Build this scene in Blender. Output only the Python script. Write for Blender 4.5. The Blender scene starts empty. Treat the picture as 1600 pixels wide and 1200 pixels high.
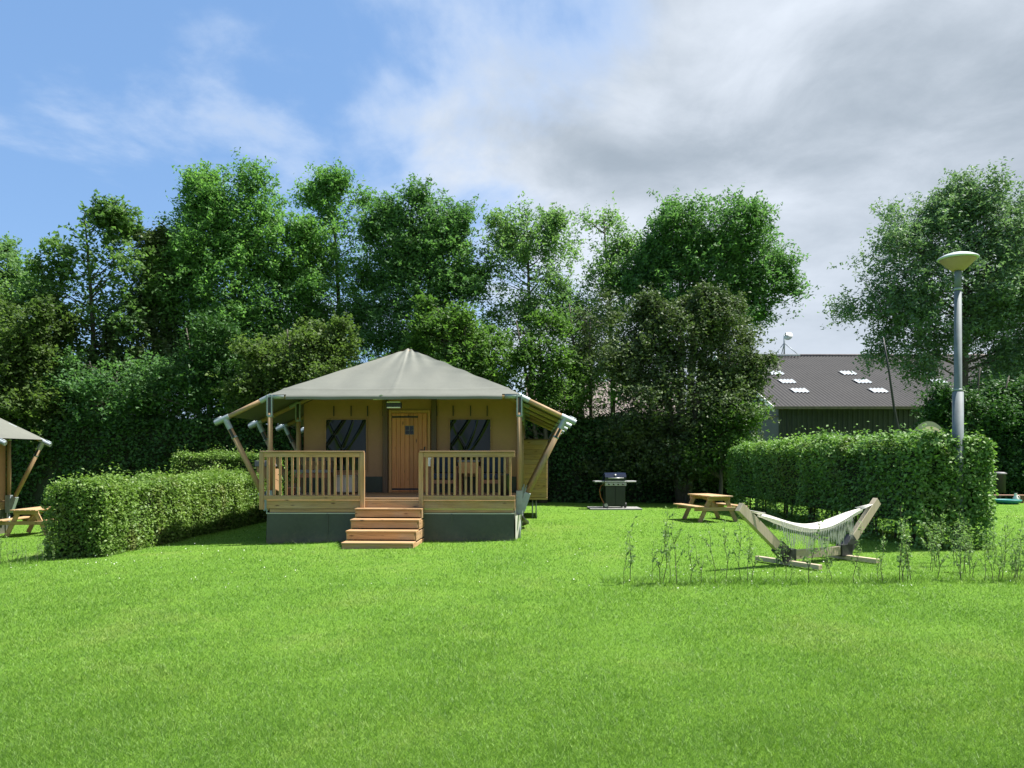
import bpy, math, random
import numpy as np
from mathutils import Vector, Matrix

random.seed(7)
rng = np.random.default_rng(7)
S = bpy.context.scene
COL = S.collection
R = math.radians

# ------------------------------------------------------------------ camera
EYE = 1.65                       # camera height above the lawn
cam_d = bpy.data.cameras.new('camera')
cam_d.sensor_width = 36.0
cam_d.lens = 27.0                # 1200 px of a 1600 px wide picture
cam_d.shift_y = 115.0 / 1600.0   # level camera, horizon below the middle
cam_d.clip_start = 0.05
cam_d.clip_end = 4000.0
cam = bpy.data.objects.new('camera', cam_d)
cam.location = (0, 0, EYE)
cam.rotation_euler = (R(90), 0, 0)
COL.objects.link(cam)
S.camera = cam

# ------------------------------------------------------------------ sky, sun, exposure
SUN_AZ, SUN_EL = 80.0, 61.0      # clockwise from +Y, degrees
world = bpy.data.worlds.new('World')
S.world = world
world.use_nodes = True


def build_world():
    nt = world.node_tree
    N, L = nt.nodes, nt.links
    N.clear()

    def nd(t, **k):
        n = N.new(t)
        for a, b in k.items():
            setattr(n, a, b)
        return n

    def math_(op, a, b=None, clamp=False):
        n = nd('ShaderNodeMath', operation=op)
        n.use_clamp = clamp
        for i, v in enumerate((a, b)):
            if v is None:
                continue
            if isinstance(v, (int, float)):
                n.inputs[i].default_value = v
            else:
                L.new(v, n.inputs[i])
        return n.outputs[0]

    def rng_(v, a, b, c=0.0, d=1.0, smooth=True):
        n = nd('ShaderNodeMapRange')
        n.interpolation_type = 'SMOOTHSTEP' if smooth else 'LINEAR'
        L.new(v, n.inputs['Value'])
        for k, x in zip(('From Min', 'From Max', 'To Min', 'To Max'), (a, b, c, d)):
            n.inputs[k].default_value = x
        return n.outputs[0]

    def noise(vec, scale, detail, rough, dist=0.0, off=(0, 0, 0)):
        m = nd('ShaderNodeMapping')
        m.inputs['Location'].default_value = off
        L.new(vec, m.inputs['Vector'])
        n = nd('ShaderNodeTexNoise')
        L.new(m.outputs[0], n.inputs['Vector'])
        n.inputs['Scale'].default_value = scale
        n.inputs['Detail'].default_value = detail
        n.inputs['Roughness'].default_value = rough
        n.inputs['Distortion'].default_value = dist
        return n.outputs['Fac']

    def mix(f, a, b):
        n = nd('ShaderNodeMix', data_type='RGBA')
        if isinstance(f, float):
            n.inputs[0].default_value = f
        else:
            L.new(f, n.inputs[0])
        for i, v in ((6, a), (7, b)):
            if isinstance(v, tuple):
                n.inputs[i].default_value = (*v, 1)
            else:
                L.new(v, n.inputs[i])
        return n.outputs[2]

    out = nd('ShaderNodeOutputWorld')
    bg = nd('ShaderNodeBackground')
    bg.inputs['Strength'].default_value = 0.08
    L.new(bg.outputs[0], out.inputs[0])
    sky = nd('ShaderNodeTexSky', sky_type='NISHITA')
    sky.sun_disc = False
    sky.sun_elevation = R(SUN_EL)
    sky.sun_rotation = R(SUN_AZ)
    sky.air_density = 1.0
    sky.dust_density = 1.0
    sky.ozone_density = 1.6
    tc = nd('ShaderNodeTexCoord')
    sp = nd('ShaderNodeSeparateXYZ')
    L.new(tc.outputs['Generated'], sp.inputs[0])
    z = math_('ADD', math_('MAXIMUM', sp.outputs[2], 0.0), 0.22)
    u = math_('DIVIDE', sp.outputs[0], z)
    v = math_('DIVIDE', sp.outputs[1], z)
    cb = nd('ShaderNodeCombineXYZ')
    L.new(u, cb.inputs[0]); L.new(v, cb.inputs[1])
    P = cb.outputs[0]
    # a bank of cloud comes in from the right; thin wisps on the left
    n1 = noise(P, 1.25, 9, 0.56, 0.35, (3.1, 1.7, 0))
    bank = rng_(u, -0.75, 0.75, -0.26, 0.42)
    cover = rng_(math_('ADD', n1, bank), 0.43, 0.68)
    wn = noise(P, 1.7, 9, 0.58, 0.25, (2.4, 3.2, 2))
    wisp = math_('MULTIPLY', rng_(wn, 0.48, 0.69), 0.66)
    cover = math_('MAXIMUM', cover, wisp)
    # light and dark folds of the cloud
    n2 = noise(P, 0.62, 5, 0.46, 0.4, (4.4, 1.1, 9))
    n3 = noise(P, 3.4, 8, 0.6, 0.3, (1.1, 9.2, 3))
    body = math_('ADD', math_('MULTIPLY', n2, 0.78), math_('MULTIPLY', n3, 0.22))
    shade = rng_(body, 0.40, 0.64)
    ccol = mix(shade, (1.95, 2.35, 2.8), (4.9, 5.3, 5.9))
    ccol = mix(rng_(sp.outputs[2], 0.05, 0.42, 0.75, 0.0), ccol, (3.7, 4.15, 4.75))
    # thin cloud edges are brighter
    edge = rng_(cover, 0.25, 1.0)
    ccol = mix(edge, (4.4, 4.95, 5.8), ccol)
    blue = mix(0.55, sky.outputs[0], (1.25, 2.55, 4.9))
    L.new(mix(cover, blue, ccol), bg.inputs['Color'])


build_world()

sun_d = bpy.data.lights.new('sun', 'SUN')
sun_d.energy = 5.0
sun_d.angle = R(0.6)
sun_d.color = (1.0, 0.96, 0.89)
sun = bpy.data.objects.new('sun', sun_d)
sd = Vector((math.sin(R(SUN_AZ)) * math.cos(R(SUN_EL)), math.cos(R(SUN_AZ)) * math.cos(R(SUN_EL)), math.sin(R(SUN_EL))))
sun.rotation_euler = sd.to_track_quat('Z', 'Y').to_euler()
sun.location = sd * 60
COL.objects.link(sun)

S.view_settings.view_transform = 'Standard'
S.view_settings.look = 'None'
S.view_settings.gamma = 1.0
S.view_settings.use_curve_mapping = False
S.view_settings.exposure = 1.22
S.cycles.use_denoising = True
S.cycles.max_bounces = 8
S.cycles.diffuse_bounces = 4
S.cycles.transparent_max_bounces = 8
S.cycles.caustics_reflective = False
S.cycles.caustics_refractive = False
S.render.film_transparent = False


# ------------------------------------------------------------------ materials
def new_mat(name):
    m = bpy.data.materials.new(name)
    m.use_nodes = True
    nt = m.node_tree
    b = nt.nodes['Principled BSDF']
    return m, nt, b


def setv(b, **k):
    for a, v in k.items():
        a = a.replace('_', ' ')
        if a in b.inputs:
            b.inputs[a].default_value = v


def node(nt, t, **k):
    n = nt.nodes.new(t)
    for a, b in k.items():
        setattr(n, a, b)
    return n


def ramp(nt, fac, stops):
    r = node(nt, 'ShaderNodeValToRGB')
    el = r.color_ramp.elements
    while len(el) < len(stops):
        el.new(0.5)
    for e, (p, c) in zip(el, stops):
        e.position = p
        e.color = (*c, 1)
    nt.links.new(fac, r.inputs[0])
    return r.outputs[0]


def bump(nt, b, fac, strength=0.3, dist=0.01):
    n = node(nt, 'ShaderNodeBump')
    n.inputs['Strength'].default_value = strength
    n.inputs['Distance'].default_value = dist
    nt.links.new(fac, n.inputs['Height'])
    nt.links.new(n.outputs[0], b.inputs['Normal'])


def coords(nt, scale=(1, 1, 1), rand=True):
    tc = node(nt, 'ShaderNodeTexCoord')
    mp = node(nt, 'ShaderNodeMapping')
    mp.inputs['Scale'].default_value = scale
    nt.links.new(tc.outputs['Object'], mp.inputs['Vector'])
    if rand:
        oi = node(nt, 'ShaderNodeObjectInfo')
        ml = node(nt, 'ShaderNodeMath', operation='MULTIPLY')
        ml.inputs[1].default_value = 37.0
        nt.links.new(oi.outputs['Random'], ml.inputs[0])
        cb = node(nt, 'ShaderNodeCombineXYZ')
        for i in range(3):
            nt.links.new(ml.outputs[0], cb.inputs[i])
        nt.links.new(cb.outputs[0], mp.inputs['Location'])
    return mp.outputs[0]


def noise_n(nt, vec, scale, detail=4, rough=0.55, dist=0.0):
    n = node(nt, 'ShaderNodeTexNoise')
    nt.links.new(vec, n.inputs['Vector'])
    n.inputs['Scale'].default_value = scale
    n.inputs['Detail'].default_value = detail
    n.inputs['Roughness'].default_value = rough
    n.inputs['Distortion'].default_value = dist
    return n.outputs['Fac']


def mix_n(nt, fac, a, b, mode='MIX'):
    n = node(nt, 'ShaderNodeMix', data_type='RGBA', blend_type=mode)
    if isinstance(fac, (int, float)):
        n.inputs[0].default_value = fac
    else:
        nt.links.new(fac, n.inputs[0])
    for i, v in ((6, a), (7, b)):
        if isinstance(v, tuple):
            n.inputs[i].default_value = (*v, 1)
        else:
            nt.links.new(v, n.inputs[i])
    return n.outputs[2]


def wood_mat(name, axis, dark, light, rough=0.65, knots=True, aged=True):
    m, nt, b = new_mat(name)
    sc = {'x': (0.7, 12, 12), 'y': (12, 0.7, 12), 'z': (12, 12, 0.7)}[axis]
    v = coords(nt, sc)
    g = noise_n(nt, v, 2.2, 7, 0.62, 0.9)
    c = ramp(nt, g, [(0.25, dark), (0.72, light)])
    if knots:
        sk = {'x': (3.0, 9, 9), 'y': (9, 3.0, 9), 'z': (9, 9, 3.0)}[axis]
        vo = node(nt, 'ShaderNodeTexVoronoi')
        nt.links.new(coords(nt, sk), vo.inputs['Vector'])
        vo.inputs['Scale'].default_value = 0.9
        k = ramp(nt, vo.outputs['Distance'], [(0.05, (0.25, 0.16, 0.1)), (0.17, (1, 1, 1))])
        c = mix_n(nt, 1.0, c, k, 'MULTIPLY')
    wz = noise_n(nt, coords(nt), 1.1, 6, 0.7, 0.5)
    gr = sum(light) / 3
    c = mix_n(nt, ramp(nt, wz, [(0.45, (0, 0, 0)), (0.75, (.4, .4, .4) if aged else (.04, .04, .04))]), c, (gr * .95, gr * .92, gr * .86))
    oi = node(nt, 'ShaderNodeObjectInfo')
    tint = ramp(nt, oi.outputs['Random'], [(0.0, (0.8, 0.8, 0.8)), (1.0, (1.12, 1.08, 1.02))])
    c = mix_n(nt, 1.0, c, tint, 'MULTIPLY')
    nt.links.new(c, b.inputs['Base Color'])
    setv(b, Roughness=rough)
    bump(nt, b, g, 0.25, 0.006)
    return m


def plain_mat(name, col, rough=0.6, metal=0.0, vary=0.12, scale=6.0, bmp=0.08, spec=None):
    m, nt, b = new_mat(name)
    v = coords(nt)
    g = noise_n(nt, v, scale, 6, 0.6)
    lo = tuple(c * (1 - vary) for c in col)
    hi = tuple(min(1, c * (1 + vary)) for c in col)
    nt.links.new(ramp(nt, g, [(0.3, lo), (0.7, hi)]), b.inputs['Base Color'])
    setv(b, Roughness=rough, Metallic=metal)
    if spec is not None:
        b.inputs['Specular IOR Level'].default_value = spec
    if bmp:
        bump(nt, b, noise_n(nt, v, scale * 6, 4, 0.6), bmp, 0.004)
    return m


def canvas_mat(name, col, rough=0.85, stain=0.15, trans=0.0):
    m, nt, b = new_mat(name)
    v = coords(nt)
    g = noise_n(nt, v, 1.3, 6, 0.6, 0.4)
    g2 = noise_n(nt, v, 14, 5, 0.65)
    lo = tuple(c * (1 - stain) for c in col)
    hi = tuple(min(1, c * (1 + stain)) for c in col)
    c = ramp(nt, g, [(0.3, lo), (0.7, hi)])
    c = mix_n(nt, 0.25, c, ramp(nt, g2, [(0.35, lo), (0.65, hi)]))
    nt.links.new(c, b.inputs['Base Color'])
    setv(b, Roughness=rough)
    bump(nt, b, noise_n(nt, v, 160, 3, 0.6), 0.15, 0.002)
    if trans:
        t = node(nt, 'ShaderNodeBsdfTranslucent')
        nt.links.new(c, t.inputs['Color'])
        mx = node(nt, 'ShaderNodeMixShader')
        mx.inputs[0].default_value = trans
        nt.links.new(b.outputs[0], mx.inputs[1]); nt.links.new(t.outputs[0], mx.inputs[2])
        nt.links.new(mx.outputs[0], nt.nodes['Material Output'].inputs['Surface'])
    return m


def leaf_mat(name, dark, light, trans=0.46, tcol=None, rough=0.55, patchy=None):
    m, nt, b = new_mat(name)
    geo = node(nt, 'ShaderNodeNewGeometry')
    c = ramp(nt, geo.outputs['Random Per Island'], [(0.0, tuple(a * .7 + b_ * .3 for a, b_ in zip(dark, light))), (0.8, light), (1.0, tuple(min(1, x * 1.2) for x in light))])
    tc = node(nt, 'ShaderNodeTexCoord')
    g = noise_n(nt, tc.outputs['Object'], 0.55, 3, 0.5)
    c = mix_n(nt, 1.0, c, ramp(nt, g, [(0.3, (0.72, 0.78, 0.75)), (0.7, (1.15, 1.12, 1.0))]), 'MULTIPLY')
    if patchy:
        pn = noise_n(nt, tc.outputs['Object'], 1.7, 5, 0.65, 0.5)
        c = mix_n(nt, ramp(nt, pn, [(0.54, (0, 0, 0)), (0.70, (.7, .7, .7))]), c, patchy)
    nt.links.new(c, b.inputs['Base Color'])
    setv(b, Roughness=rough)
    b.inputs['Specular IOR Level'].default_value = 0.2
    t = node(nt, 'ShaderNodeBsdfTranslucent')
    tcc = mix_n(nt, 1.0, c, tcol or (1.25, 1.4, 0.75), 'MULTIPLY')
    nt.links.new(tcc, t.inputs['Color'])
    mx = node(nt, 'ShaderNodeMixShader')
    mx.inputs[0].default_value = trans
    nt.links.new(b.outputs[0], mx.inputs[1]); nt.links.new(t.outputs[0], mx.inputs[2])
    nt.links.new(mx.outputs[0], nt.nodes['Material Output'].inputs['Surface'])
    return m


M = {}
WD, WL = (0.25, 0.14, 0.062), (0.52, 0.315, 0.15)
for a in 'xyz':
    M['wood_' + a] = wood_mat('treated_wood_' + a, a, WD, WL)
    M['pole_' + a] = wood_mat('pole_wood_' + a, a, (0.23, 0.145, 0.075), (0.42, 0.27, 0.14), knots=False)
    M['pale_' + a] = wood_mat('pale_wood_' + a, a, (0.32, 0.27, 0.185), (0.48, 0.41, 0.30))
    M['picnic_' + a] = wood_mat('picnic_wood_' + a, a, (0.30, 0.19, 0.09), (0.56, 0.37, 0.19))
    M['box_' + a] = wood_mat('cabin_wood_' + a, a, (0.25, 0.16, 0.06), (0.46, 0.31, 0.12))
M['door'] = wood_mat('door_pine', 'z', (0.50, 0.175, 0.05), (0.72, 0.31, 0.10), 0.5, True, False)
M['frame'] = wood_mat('door_frame_wood', 'z', (0.44, 0.22, 0.08), (0.62, 0.33, 0.13), 0.6, True, False)
M['brown'] = wood_mat('dark_frame_wood', 'z', (0.09, 0.055, 0.03), (0.17, 0.10, 0.055), 0.6)
M['redwood'] = wood_mat('reddish_furniture_wood', 'x', (0.18, 0.075, 0.04), (0.33, 0.15, 0.08), 0.55)
M['canvas_roof'] = canvas_mat('roof_canvas', (0.132, 0.137, 0.114), 0.62, 0.12)
M['canvas_wall'] = canvas_mat('tan_wall_canvas', (0.40, 0.225, 0.125), 0.9, 0.12)
M['canvas_skirt'] = canvas_mat('dark_skirt_canvas', (0.055, 0.068, 0.050), 0.75, 0.22)
M['hem'] = canvas_mat('pale_hem', (0.42, 0.42, 0.37), 0.7, 0.1)
M['steel'] = plain_mat('galvanised_steel', (0.30, 0.34, 0.36), 0.55, 0.4, 0.15, 9)
M['pole_grey'] = plain_mat('painted_grey_pole', (0.125, 0.15, 0.165), 0.65, 0.0, 0.18, 7)
M['black'] = plain_mat('black_plastic', (0.018, 0.019, 0.021), 0.5, 0, 0.3, 8)
M['blackpaint'] = plain_mat('black_enamel', (0.012, 0.018, 0.017), 0.3, 0, 0.3, 4, 0.0)
M['bluelid'] = plain_mat('dark_blue_enamel', (0.012, 0.018, 0.04), 0.25, 0, 0.2, 4, 0.0)
M['silver'] = plain_mat('brushed_silver', (0.34, 0.35, 0.35), 0.38, 0.5, 0.1, 9)
M['orange'] = plain_mat('orange_hose', (0.30, 0.11, 0.03), 0.6)
M['cushion'] = plain_mat('dark_blue_cushion', (0.014, 0.028, 0.055), 0.9, 0, 0.25, 12)
M['slate'] = plain_mat('grey_table_top', (0.16, 0.155, 0.165), 0.6, 0, 0.2)
M['whitepaint'] = plain_mat('white_paint', (0.72, 0.72, 0.70), 0.55, 0, 0.06)
M['whitecab'] = plain_mat('cream_cabinet', (0.50, 0.45, 0.38), 0.6, 0, 0.08)
M['lid'] = plain_mat('lamp_lid', (0.42, 0.47, 0.47), 0.5, 0, 0.08)
M['bowl'] = plain_mat('lamp_bowl', (0.33, 0.225, 0.18), 0.6, 0, 0.12, 5, 0.0)
M['concrete'] = plain_mat('concrete', (0.24, 0.24, 0.23), 0.9, 0, 0.2, 12, 0.3)
M['cotton'] = canvas_mat('white_cotton', (0.66, 0.64, 0.59), 0.95, 0.08, 0.15)
M['barnwall'] = plain_mat('dark_green_cladding', (0.026, 0.033, 0.033), 0.55, 0.0, 0.22, 1.5, 0.05)
M['barngable'] = plain_mat('dark_grey_gable', (0.034, 0.037, 0.042), 0.6, 0.0, 0.2, 1.5)
M['skylight'] = plain_mat('skylight_plastic', (0.42, 0.45, 0.48), 0.5, 0, 0.25, 3)
M['teal'] = plain_mat('teal_plastic', (0.02, 0.19, 0.18), 0.45)
M['navybin'] = plain_mat('dark_blue_bin', (0.014, 0.02, 0.032), 0.5)
M['tarp'] = canvas_mat('beige_tarp', (0.42, 0.39, 0.32), 0.85, 0.1, 0.2)
M['red'] = plain_mat('red_cloth', (0.35, 0.04, 0.03), 0.8)
M['brick'] = plain_mat('old_brick', (0.25, 0.13, 0.09), 0.9, 0, 0.3, 8)
M['tile'] = plain_mat('faded_roof_tiles', (0.17, 0.135, 0.125), 0.85, 0, 0.25, 5)


def pane_mat():
    m, nt, b = new_mat('clear_plastic_window')
    setv(b, Roughness=0.07)
    v = coords(nt)
    g = noise_n(nt, v, 2.0, 3, 0.5)
    nt.links.new(ramp(nt, g, [(0.3, (0.004, 0.007, 0.006)), (0.7, (0.010, 0.016, 0.014))]), b.inputs['Base Color'])
    b.inputs['Specular IOR Level'].default_value = 0.3
    return m


M['pane'] = pane_mat()


def skirt_mat():
    m = canvas_mat('dark_skirt_canvas', (0.058, 0.068, 0.052), 0.8, 0.25)
    nt = m.node_tree
    b = nt.nodes['Principled BSDF']
    src = b.inputs['Base Color'].links[0].from_socket
    tc = node(nt, 'ShaderNodeTexCoord')
    sp = node(nt, 'ShaderNodeSeparateXYZ')
    nt.links.new(tc.outputs['Object'], sp.inputs[0])
    n = noise_n(nt, tc.outputs['Object'], 9, 6, 0.75, 0.4)
    a = node(nt, 'ShaderNodeMath', operation='MULTIPLY_ADD')
    nt.links.new(sp.outputs[2], a.inputs[0])
    a.inputs[1].default_value = -1.6
    nt.links.new(n, a.inputs[2])
    f = ramp(nt, a.outputs[0], [(0.22, (0, 0, 0)), (0.6, (.6, .6, .6))])
    nt.links.new(mix_n(nt, f, src, (0.14, 0.125, 0.085)), b.inputs['Base Color'])
    return m


M['canvas_skirt'] = skirt_mat()


def bark_mat(name, dark, light):
    m, nt, b = new_mat(name)
    v = coords(nt, (8, 8, 1.2))
    g = noise_n(nt, v, 3, 7, 0.65, 0.6)
    nt.links.new(ramp(nt, g, [(0.3, dark), (0.7, light)]), b.inputs['Base Color'])
    setv(b, Roughness=0.9)
    bump(nt, b, g, 0.6, 0.03)
    return m


M['bark'] = bark_mat('bark', (0.035, 0.03, 0.024), (0.12, 0.105, 0.085))
M['twig'] = bark_mat('twig_bark', (0.05, 0.042, 0.03), (0.12, 0.10, 0.07))
M['stem'] = bark_mat('sapling_stem', (0.05, 0.05, 0.03), (0.12, 0.12, 0.07))


def barn_roof_mat():
    m, nt, b = new_mat('weathered_fibre_cement')
    v = coords(nt)
    g = noise_n(nt, v, 0.5, 6, 0.65)
    g2 = noise_n(nt, v, 9, 5, 0.7)
    c = ramp(nt, g, [(0.3, (0.022, 0.021, 0.022)), (0.7, (0.042, 0.039, 0.039))])
    c = mix_n(nt, 0.5, c, ramp(nt, g2, [(0.35, (0.018, 0.017, 0.018)), (0.7, (0.062, 0.060, 0.058))]))
    nt.links.new(c, b.inputs['Base Color'])
    setv(b, Roughness=0.9)
    return m


M['barnroof'] = barn_roof_mat()


def lawn_mats():
    out = []
    for name, blade in (('lawn_soil_and_thatch', False), ('grass_blades', True)):
        m, nt, b = new_mat(name)
        tc = node(nt, 'ShaderNodeTexCoord')
        v = tc.outputs['Object']
        big = noise_n(nt, v, 0.45, 8, 0.72, 0.6)
        mid = noise_n(nt, v, 2.6, 7, 0.72, 0.3)
        c1 = ramp(nt, big, [(0.30, (0.098, 0.208, 0.026)), (0.54, (0.120, 0.236, 0.031)), (0.74, (0.168, 0.252, 0.056))])
        c2 = ramp(nt, mid, [(0.32, (0.9, 0.92, 0.9)), (0.7, (1.13, 1.07, 1.07))])
        c = mix_n(nt, 1.0, c1, c2, 'MULTIPLY')
        if blade:
            geo = node(nt, 'ShaderNodeNewGeometry')
            cr = ramp(nt, geo.outputs['Random Per Island'], [(0.0, (0.38, 0.5, 0.4)), (0.5, (1.0, 1.02, 1.0)), (0.88, (1.5, 1.35, 1.5)), (1.0, (2.3, 1.7, 3.2))])
            c = mix_n(nt, 1.0, c, cr, 'MULTIPLY')
            b.inputs['Specular IOR Level'].default_value = 0.3
            setv(b, Roughness=0.5)
            t = node(nt, 'ShaderNodeBsdfTranslucent')
            nt.links.new(mix_n(nt, 1.0, c, (1.25, 1.35, 0.7), 'MULTIPLY'), t.inputs['Color'])
            mx = node(nt, 'ShaderNodeMixShader')
            mx.inputs[0].default_value = 0.35
            nt.links.new(b.outputs[0], mx.inputs[1]); nt.links.new(t.outputs[0], mx.inputs[2])
            nt.links.new(mx.outputs[0], nt.nodes['Material Output'].inputs['Surface'])
        else:
            fine = noise_n(nt, v, 40, 5, 0.7)
            c = mix_n(nt, 1.0, c, ramp(nt, fine, [(0.3, (0.8, 0.85, 0.8)), (0.7, (1.15, 1.12, 1.05))]), 'MULTIPLY')
            setv(b, Roughness=0.95)
            b.inputs['Specular IOR Level'].default_value = 0.1
            bump(nt, b, noise_n(nt, v, 60, 5, 0.7), 0.8, 0.03)
        nt.links.new(c, b.inputs['Base Color'])
        out.append(m)
    return out


M['lawn'], M['blade'] = lawn_mats()
M['ash'] = leaf_mat('ash_leaves', (0.062, 0.148, 0.064), (0.146, 0.280, 0.092))
M['ash2'] = leaf_mat('ash_leaves_dark', (0.049, 0.119, 0.061), (0.112, 0.219, 0.086))
M['ash3'] = leaf_mat('ash_leaves_pale', (0.081, 0.160, 0.079), (0.171, 0.280, 0.122))
M['maple'] = leaf_mat('maple_leaves', (0.058, 0.118, 0.052), (0.122, 0.210, 0.076))
M['olive'] = leaf_mat('olive_green_leaves', (0.044, 0.083, 0.026), (0.108, 0.163, 0.053))
M['bright'] = leaf_mat('fresh_green_leaves', (0.046, 0.105, 0.03), (0.1, 0.185, 0.048))
M['plum'] = leaf_mat('dark_shrub_leaves', (0.038, 0.068, 0.032), (0.100, 0.141, 0.064), 0.25)
M['ivy'] = leaf_mat('dark_hedge_leaves', (0.025, 0.071, 0.025), (0.062, 0.138, 0.041), 0.25)
M['hedge'] = leaf_mat('hornbeam_leaves', (0.073, 0.164, 0.050), (0.173, 0.298, 0.081), 0.3, None, 0.5, (0.10, 0.105, 0.035))
M['privet'] = leaf_mat('privet_leaves', (0.067, 0.140, 0.029), (0.165, 0.262, 0.061), 0.3, None, 0.45, (0.20, 0.20, 0.075))
M['fartree'] = leaf_mat('far_tree_leaves', (0.088, 0.153, 0.111), (0.166, 0.254, 0.153), 0.3)
M['sapleaf'] = leaf_mat('sapling_leaves', (0.09, 0.17, 0.06), (0.22, 0.32, 0.13), 0.35)
M['blossom'] = plain_mat('clover_white', (0.75, 0.75, 0.68), 0.8, 0, 0.05, 5, 0)
M['core'] = plain_mat('hedge_light_block', (0.016, 0.024, 0.010), 0.95, 0, 0.4, 14, 0.6)  # near-black tone for the added hedge core that blocks light


# ------------------------------------------------------------------ mesh helpers
class MB:
    def __init__(self):
        self.v, self.f = [], []

    def add(self, vs, fs):
        o = len(self.v)
        self.v += [tuple(p) for p in vs]
        self.f += [tuple(i + o for i in f) for f in fs]
        return self

    def quad(self, *p):
        return self.add(p, [tuple(range(len(p)))])

    def box(self, x0, x1, y0, y1, z0, z1, b=0.004, mat=None):
        """chamfered box"""
        b = min(b, (x1 - x0) * .3, (y1 - y0) * .3, (z1 - z0) * .3)
        lo, hi = (x0, y0, z0), (x1, y1, z1)
        vs, idx = [], {}
        for sx in (0, 1):
            for sy in (0, 1):
                for sz in (0, 1):
                    s = (sx, sy, sz)
                    for ax in range(3):
                        p = []
                        for k in range(3):
                            e = hi[k] if s[k] else lo[k]
                            if k != ax:
                                e += -b if s[k] else b
                            p.append(e)
                        idx[(s, ax)] = len(vs)
                        vs.append(p)
        fs = []
        for ax in range(3):
            o1, o2 = [k for k in range(3) if k != ax]
            for sv in (0, 1):
                ring = []
                for a, c in ((0, 0), (1, 0), (1, 1), (0, 1)):
                    s = [0, 0, 0]; s[ax] = sv; s[o1] = a; s[o2] = c
                    ring.append(idx[(tuple(s), ax)])
                fs.append(ring)
        for ax in range(3):
            o1, o2 = [k for k in range(3) if k != ax]
            for a in (0, 1):
                for c in (0, 1):
                    s0 = [0, 0, 0]; s0[o1] = a; s0[o2] = c
                    s1 = list(s0); s1[ax] = 1
                    s0, s1 = tuple(s0), tuple(s1)
                    fs.append([idx[(s0, o1)], idx[(s1, o1)], idx[(s1, o2)], idx[(s0, o2)]])
        for sx in (0, 1):
            for sy in (0, 1):
                for sz in (0, 1):
                    s = (sx, sy, sz)
                    fs.append([idx[(s, 0)], idx[(s, 1)], idx[(s, 2)]])
        if mat is not None:
            vs = [mat @ Vector(p) for p in vs]
        return self.add(vs, fs)

    def beam(self, p0, p1, w, h, up=(0, 0, 1), b=0.004):
        """box beam from p0 to p1, w sideways, h along up"""
        p0, p1 = Vector(p0), Vector(p1)
        d = (p1 - p0)
        L = d.length
        d.normalize()
        side = d.cross(Vector(up))
        if side.length < 1e-4:
            side = d.cross(Vector((0, 1, 0)))
        side.normalize()
        u = side.cross(d)
        m = Matrix((d, side, u)).transposed().to_4x4()
        m.translation = p0
        return self.box(0, L, -w / 2, w / 2, -h / 2, h / 2, b, m)

    def tube(self, pts, rads, n=8, caps=True):
        pts = [Vector(p) for p in pts]
        if isinstance(rads, (int, float)):
            rads = [rads] * len(pts)
        rings = []
        ref = None
        for i, p in enumerate(pts):
            d = (pts[min(i + 1, len(pts) - 1)] - pts[max(i - 1, 0)])
            if d.length < 1e-7:
                d = Vector((0, 0, 1))
            d.normalize()
            if ref is None:
                ref = d.orthogonal().normalized()
            ref = (ref - d * ref.dot(d))
            if ref.length < 1e-5:
                ref = d.orthogonal()
            ref.normalize()
            s = d.cross(ref)
            rings.append([p + (ref * math.cos(2 * math.pi * k / n) + s * math.sin(2 * math.pi * k / n)) * rads[i] for k in range(n)])
        vs = [q for r in rings for q in r]
        fs = []
        for i in range(len(pts) - 1):
            for k in range(n):
                a, c = i * n + k, i * n + (k + 1) % n
                fs.append((a, c, c + n, a + n))
        if caps:
            fs.append(tuple(range(n))[::-1])
            fs.append(tuple((len(pts) - 1) * n + k for k in range(n)))
        return self.add(vs, fs)

    def lathe(self, prof, n=32, c=(0, 0, 0)):
        vs, fs = [], []
        for r, z in prof:
            for k in range(n):
                a = 2 * math.pi * k / n
                vs.append((c[0] + r * math.cos(a), c[1] + r * math.sin(a), c[2] + z))
        for i in range(len(prof) - 1):
            for k in range(n):
                a, b = i * n + k, i * n + (k + 1) % n
                fs.append((a, b, b + n, a + n))
        fs.append(tuple(range(n))[::-1])
        fs.append(tuple((len(prof) - 1) * n + k for k in range(n)))
        return self.add(vs, fs)

    def grid(self, fn, nu, nv):
        vs = [fn(i / nu, j / nv) for j in range(nv + 1) for i in range(nu + 1)]
        w = nu + 1
        fs = [(j * w + i, j * w + i + 1, (j + 1) * w + i + 1, (j + 1) * w + i) for j in range(nv) for i in range(nu)]
        return self.add(vs, fs)

    def mesh(self, name, mat, smooth=False):
        me = bpy.data.meshes.new(name)
        me.from_pydata(self.v, [], self.f)
        me.materials.append(M[mat] if isinstance(mat, str) else mat)
        if smooth:
            me.shade_smooth()
        me.update()
        return me

    def build(self, name, mat, parent=None, smooth=False, kind=None):
        return link(name, self.mesh(name, mat, smooth), parent, kind)


def link(name, me, parent=None, kind=None, loc=None):
    o = bpy.data.objects.new(name, me)
    COL.objects.link(o)
    if parent is not None:
        o.parent = parent
    if kind:
        o['kind'] = kind
    if loc is not None:
        o.location = loc
    return o


def thing(name, label, cat, loc=(0, 0, 0), rz=0.0, group=None):
    o = bpy.data.objects.new(name, None)
    o.empty_display_size = 0.2
    COL.objects.link(o)
    o.location = loc
    o.rotation_euler = (0, 0, rz)
    return tag(o, label, cat, group)


def tag(o, label, cat, group=None):
    o['label'] = label
    o['category'] = cat
    if group:
        o['group'] = group
    return o


def dup(o, parent=None):
    c = o.copy()
    COL.objects.link(c)
    if parent is not None:
        c.parent = parent
    for ch in list(o.children):
        dup(ch, c)
    return c


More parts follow.
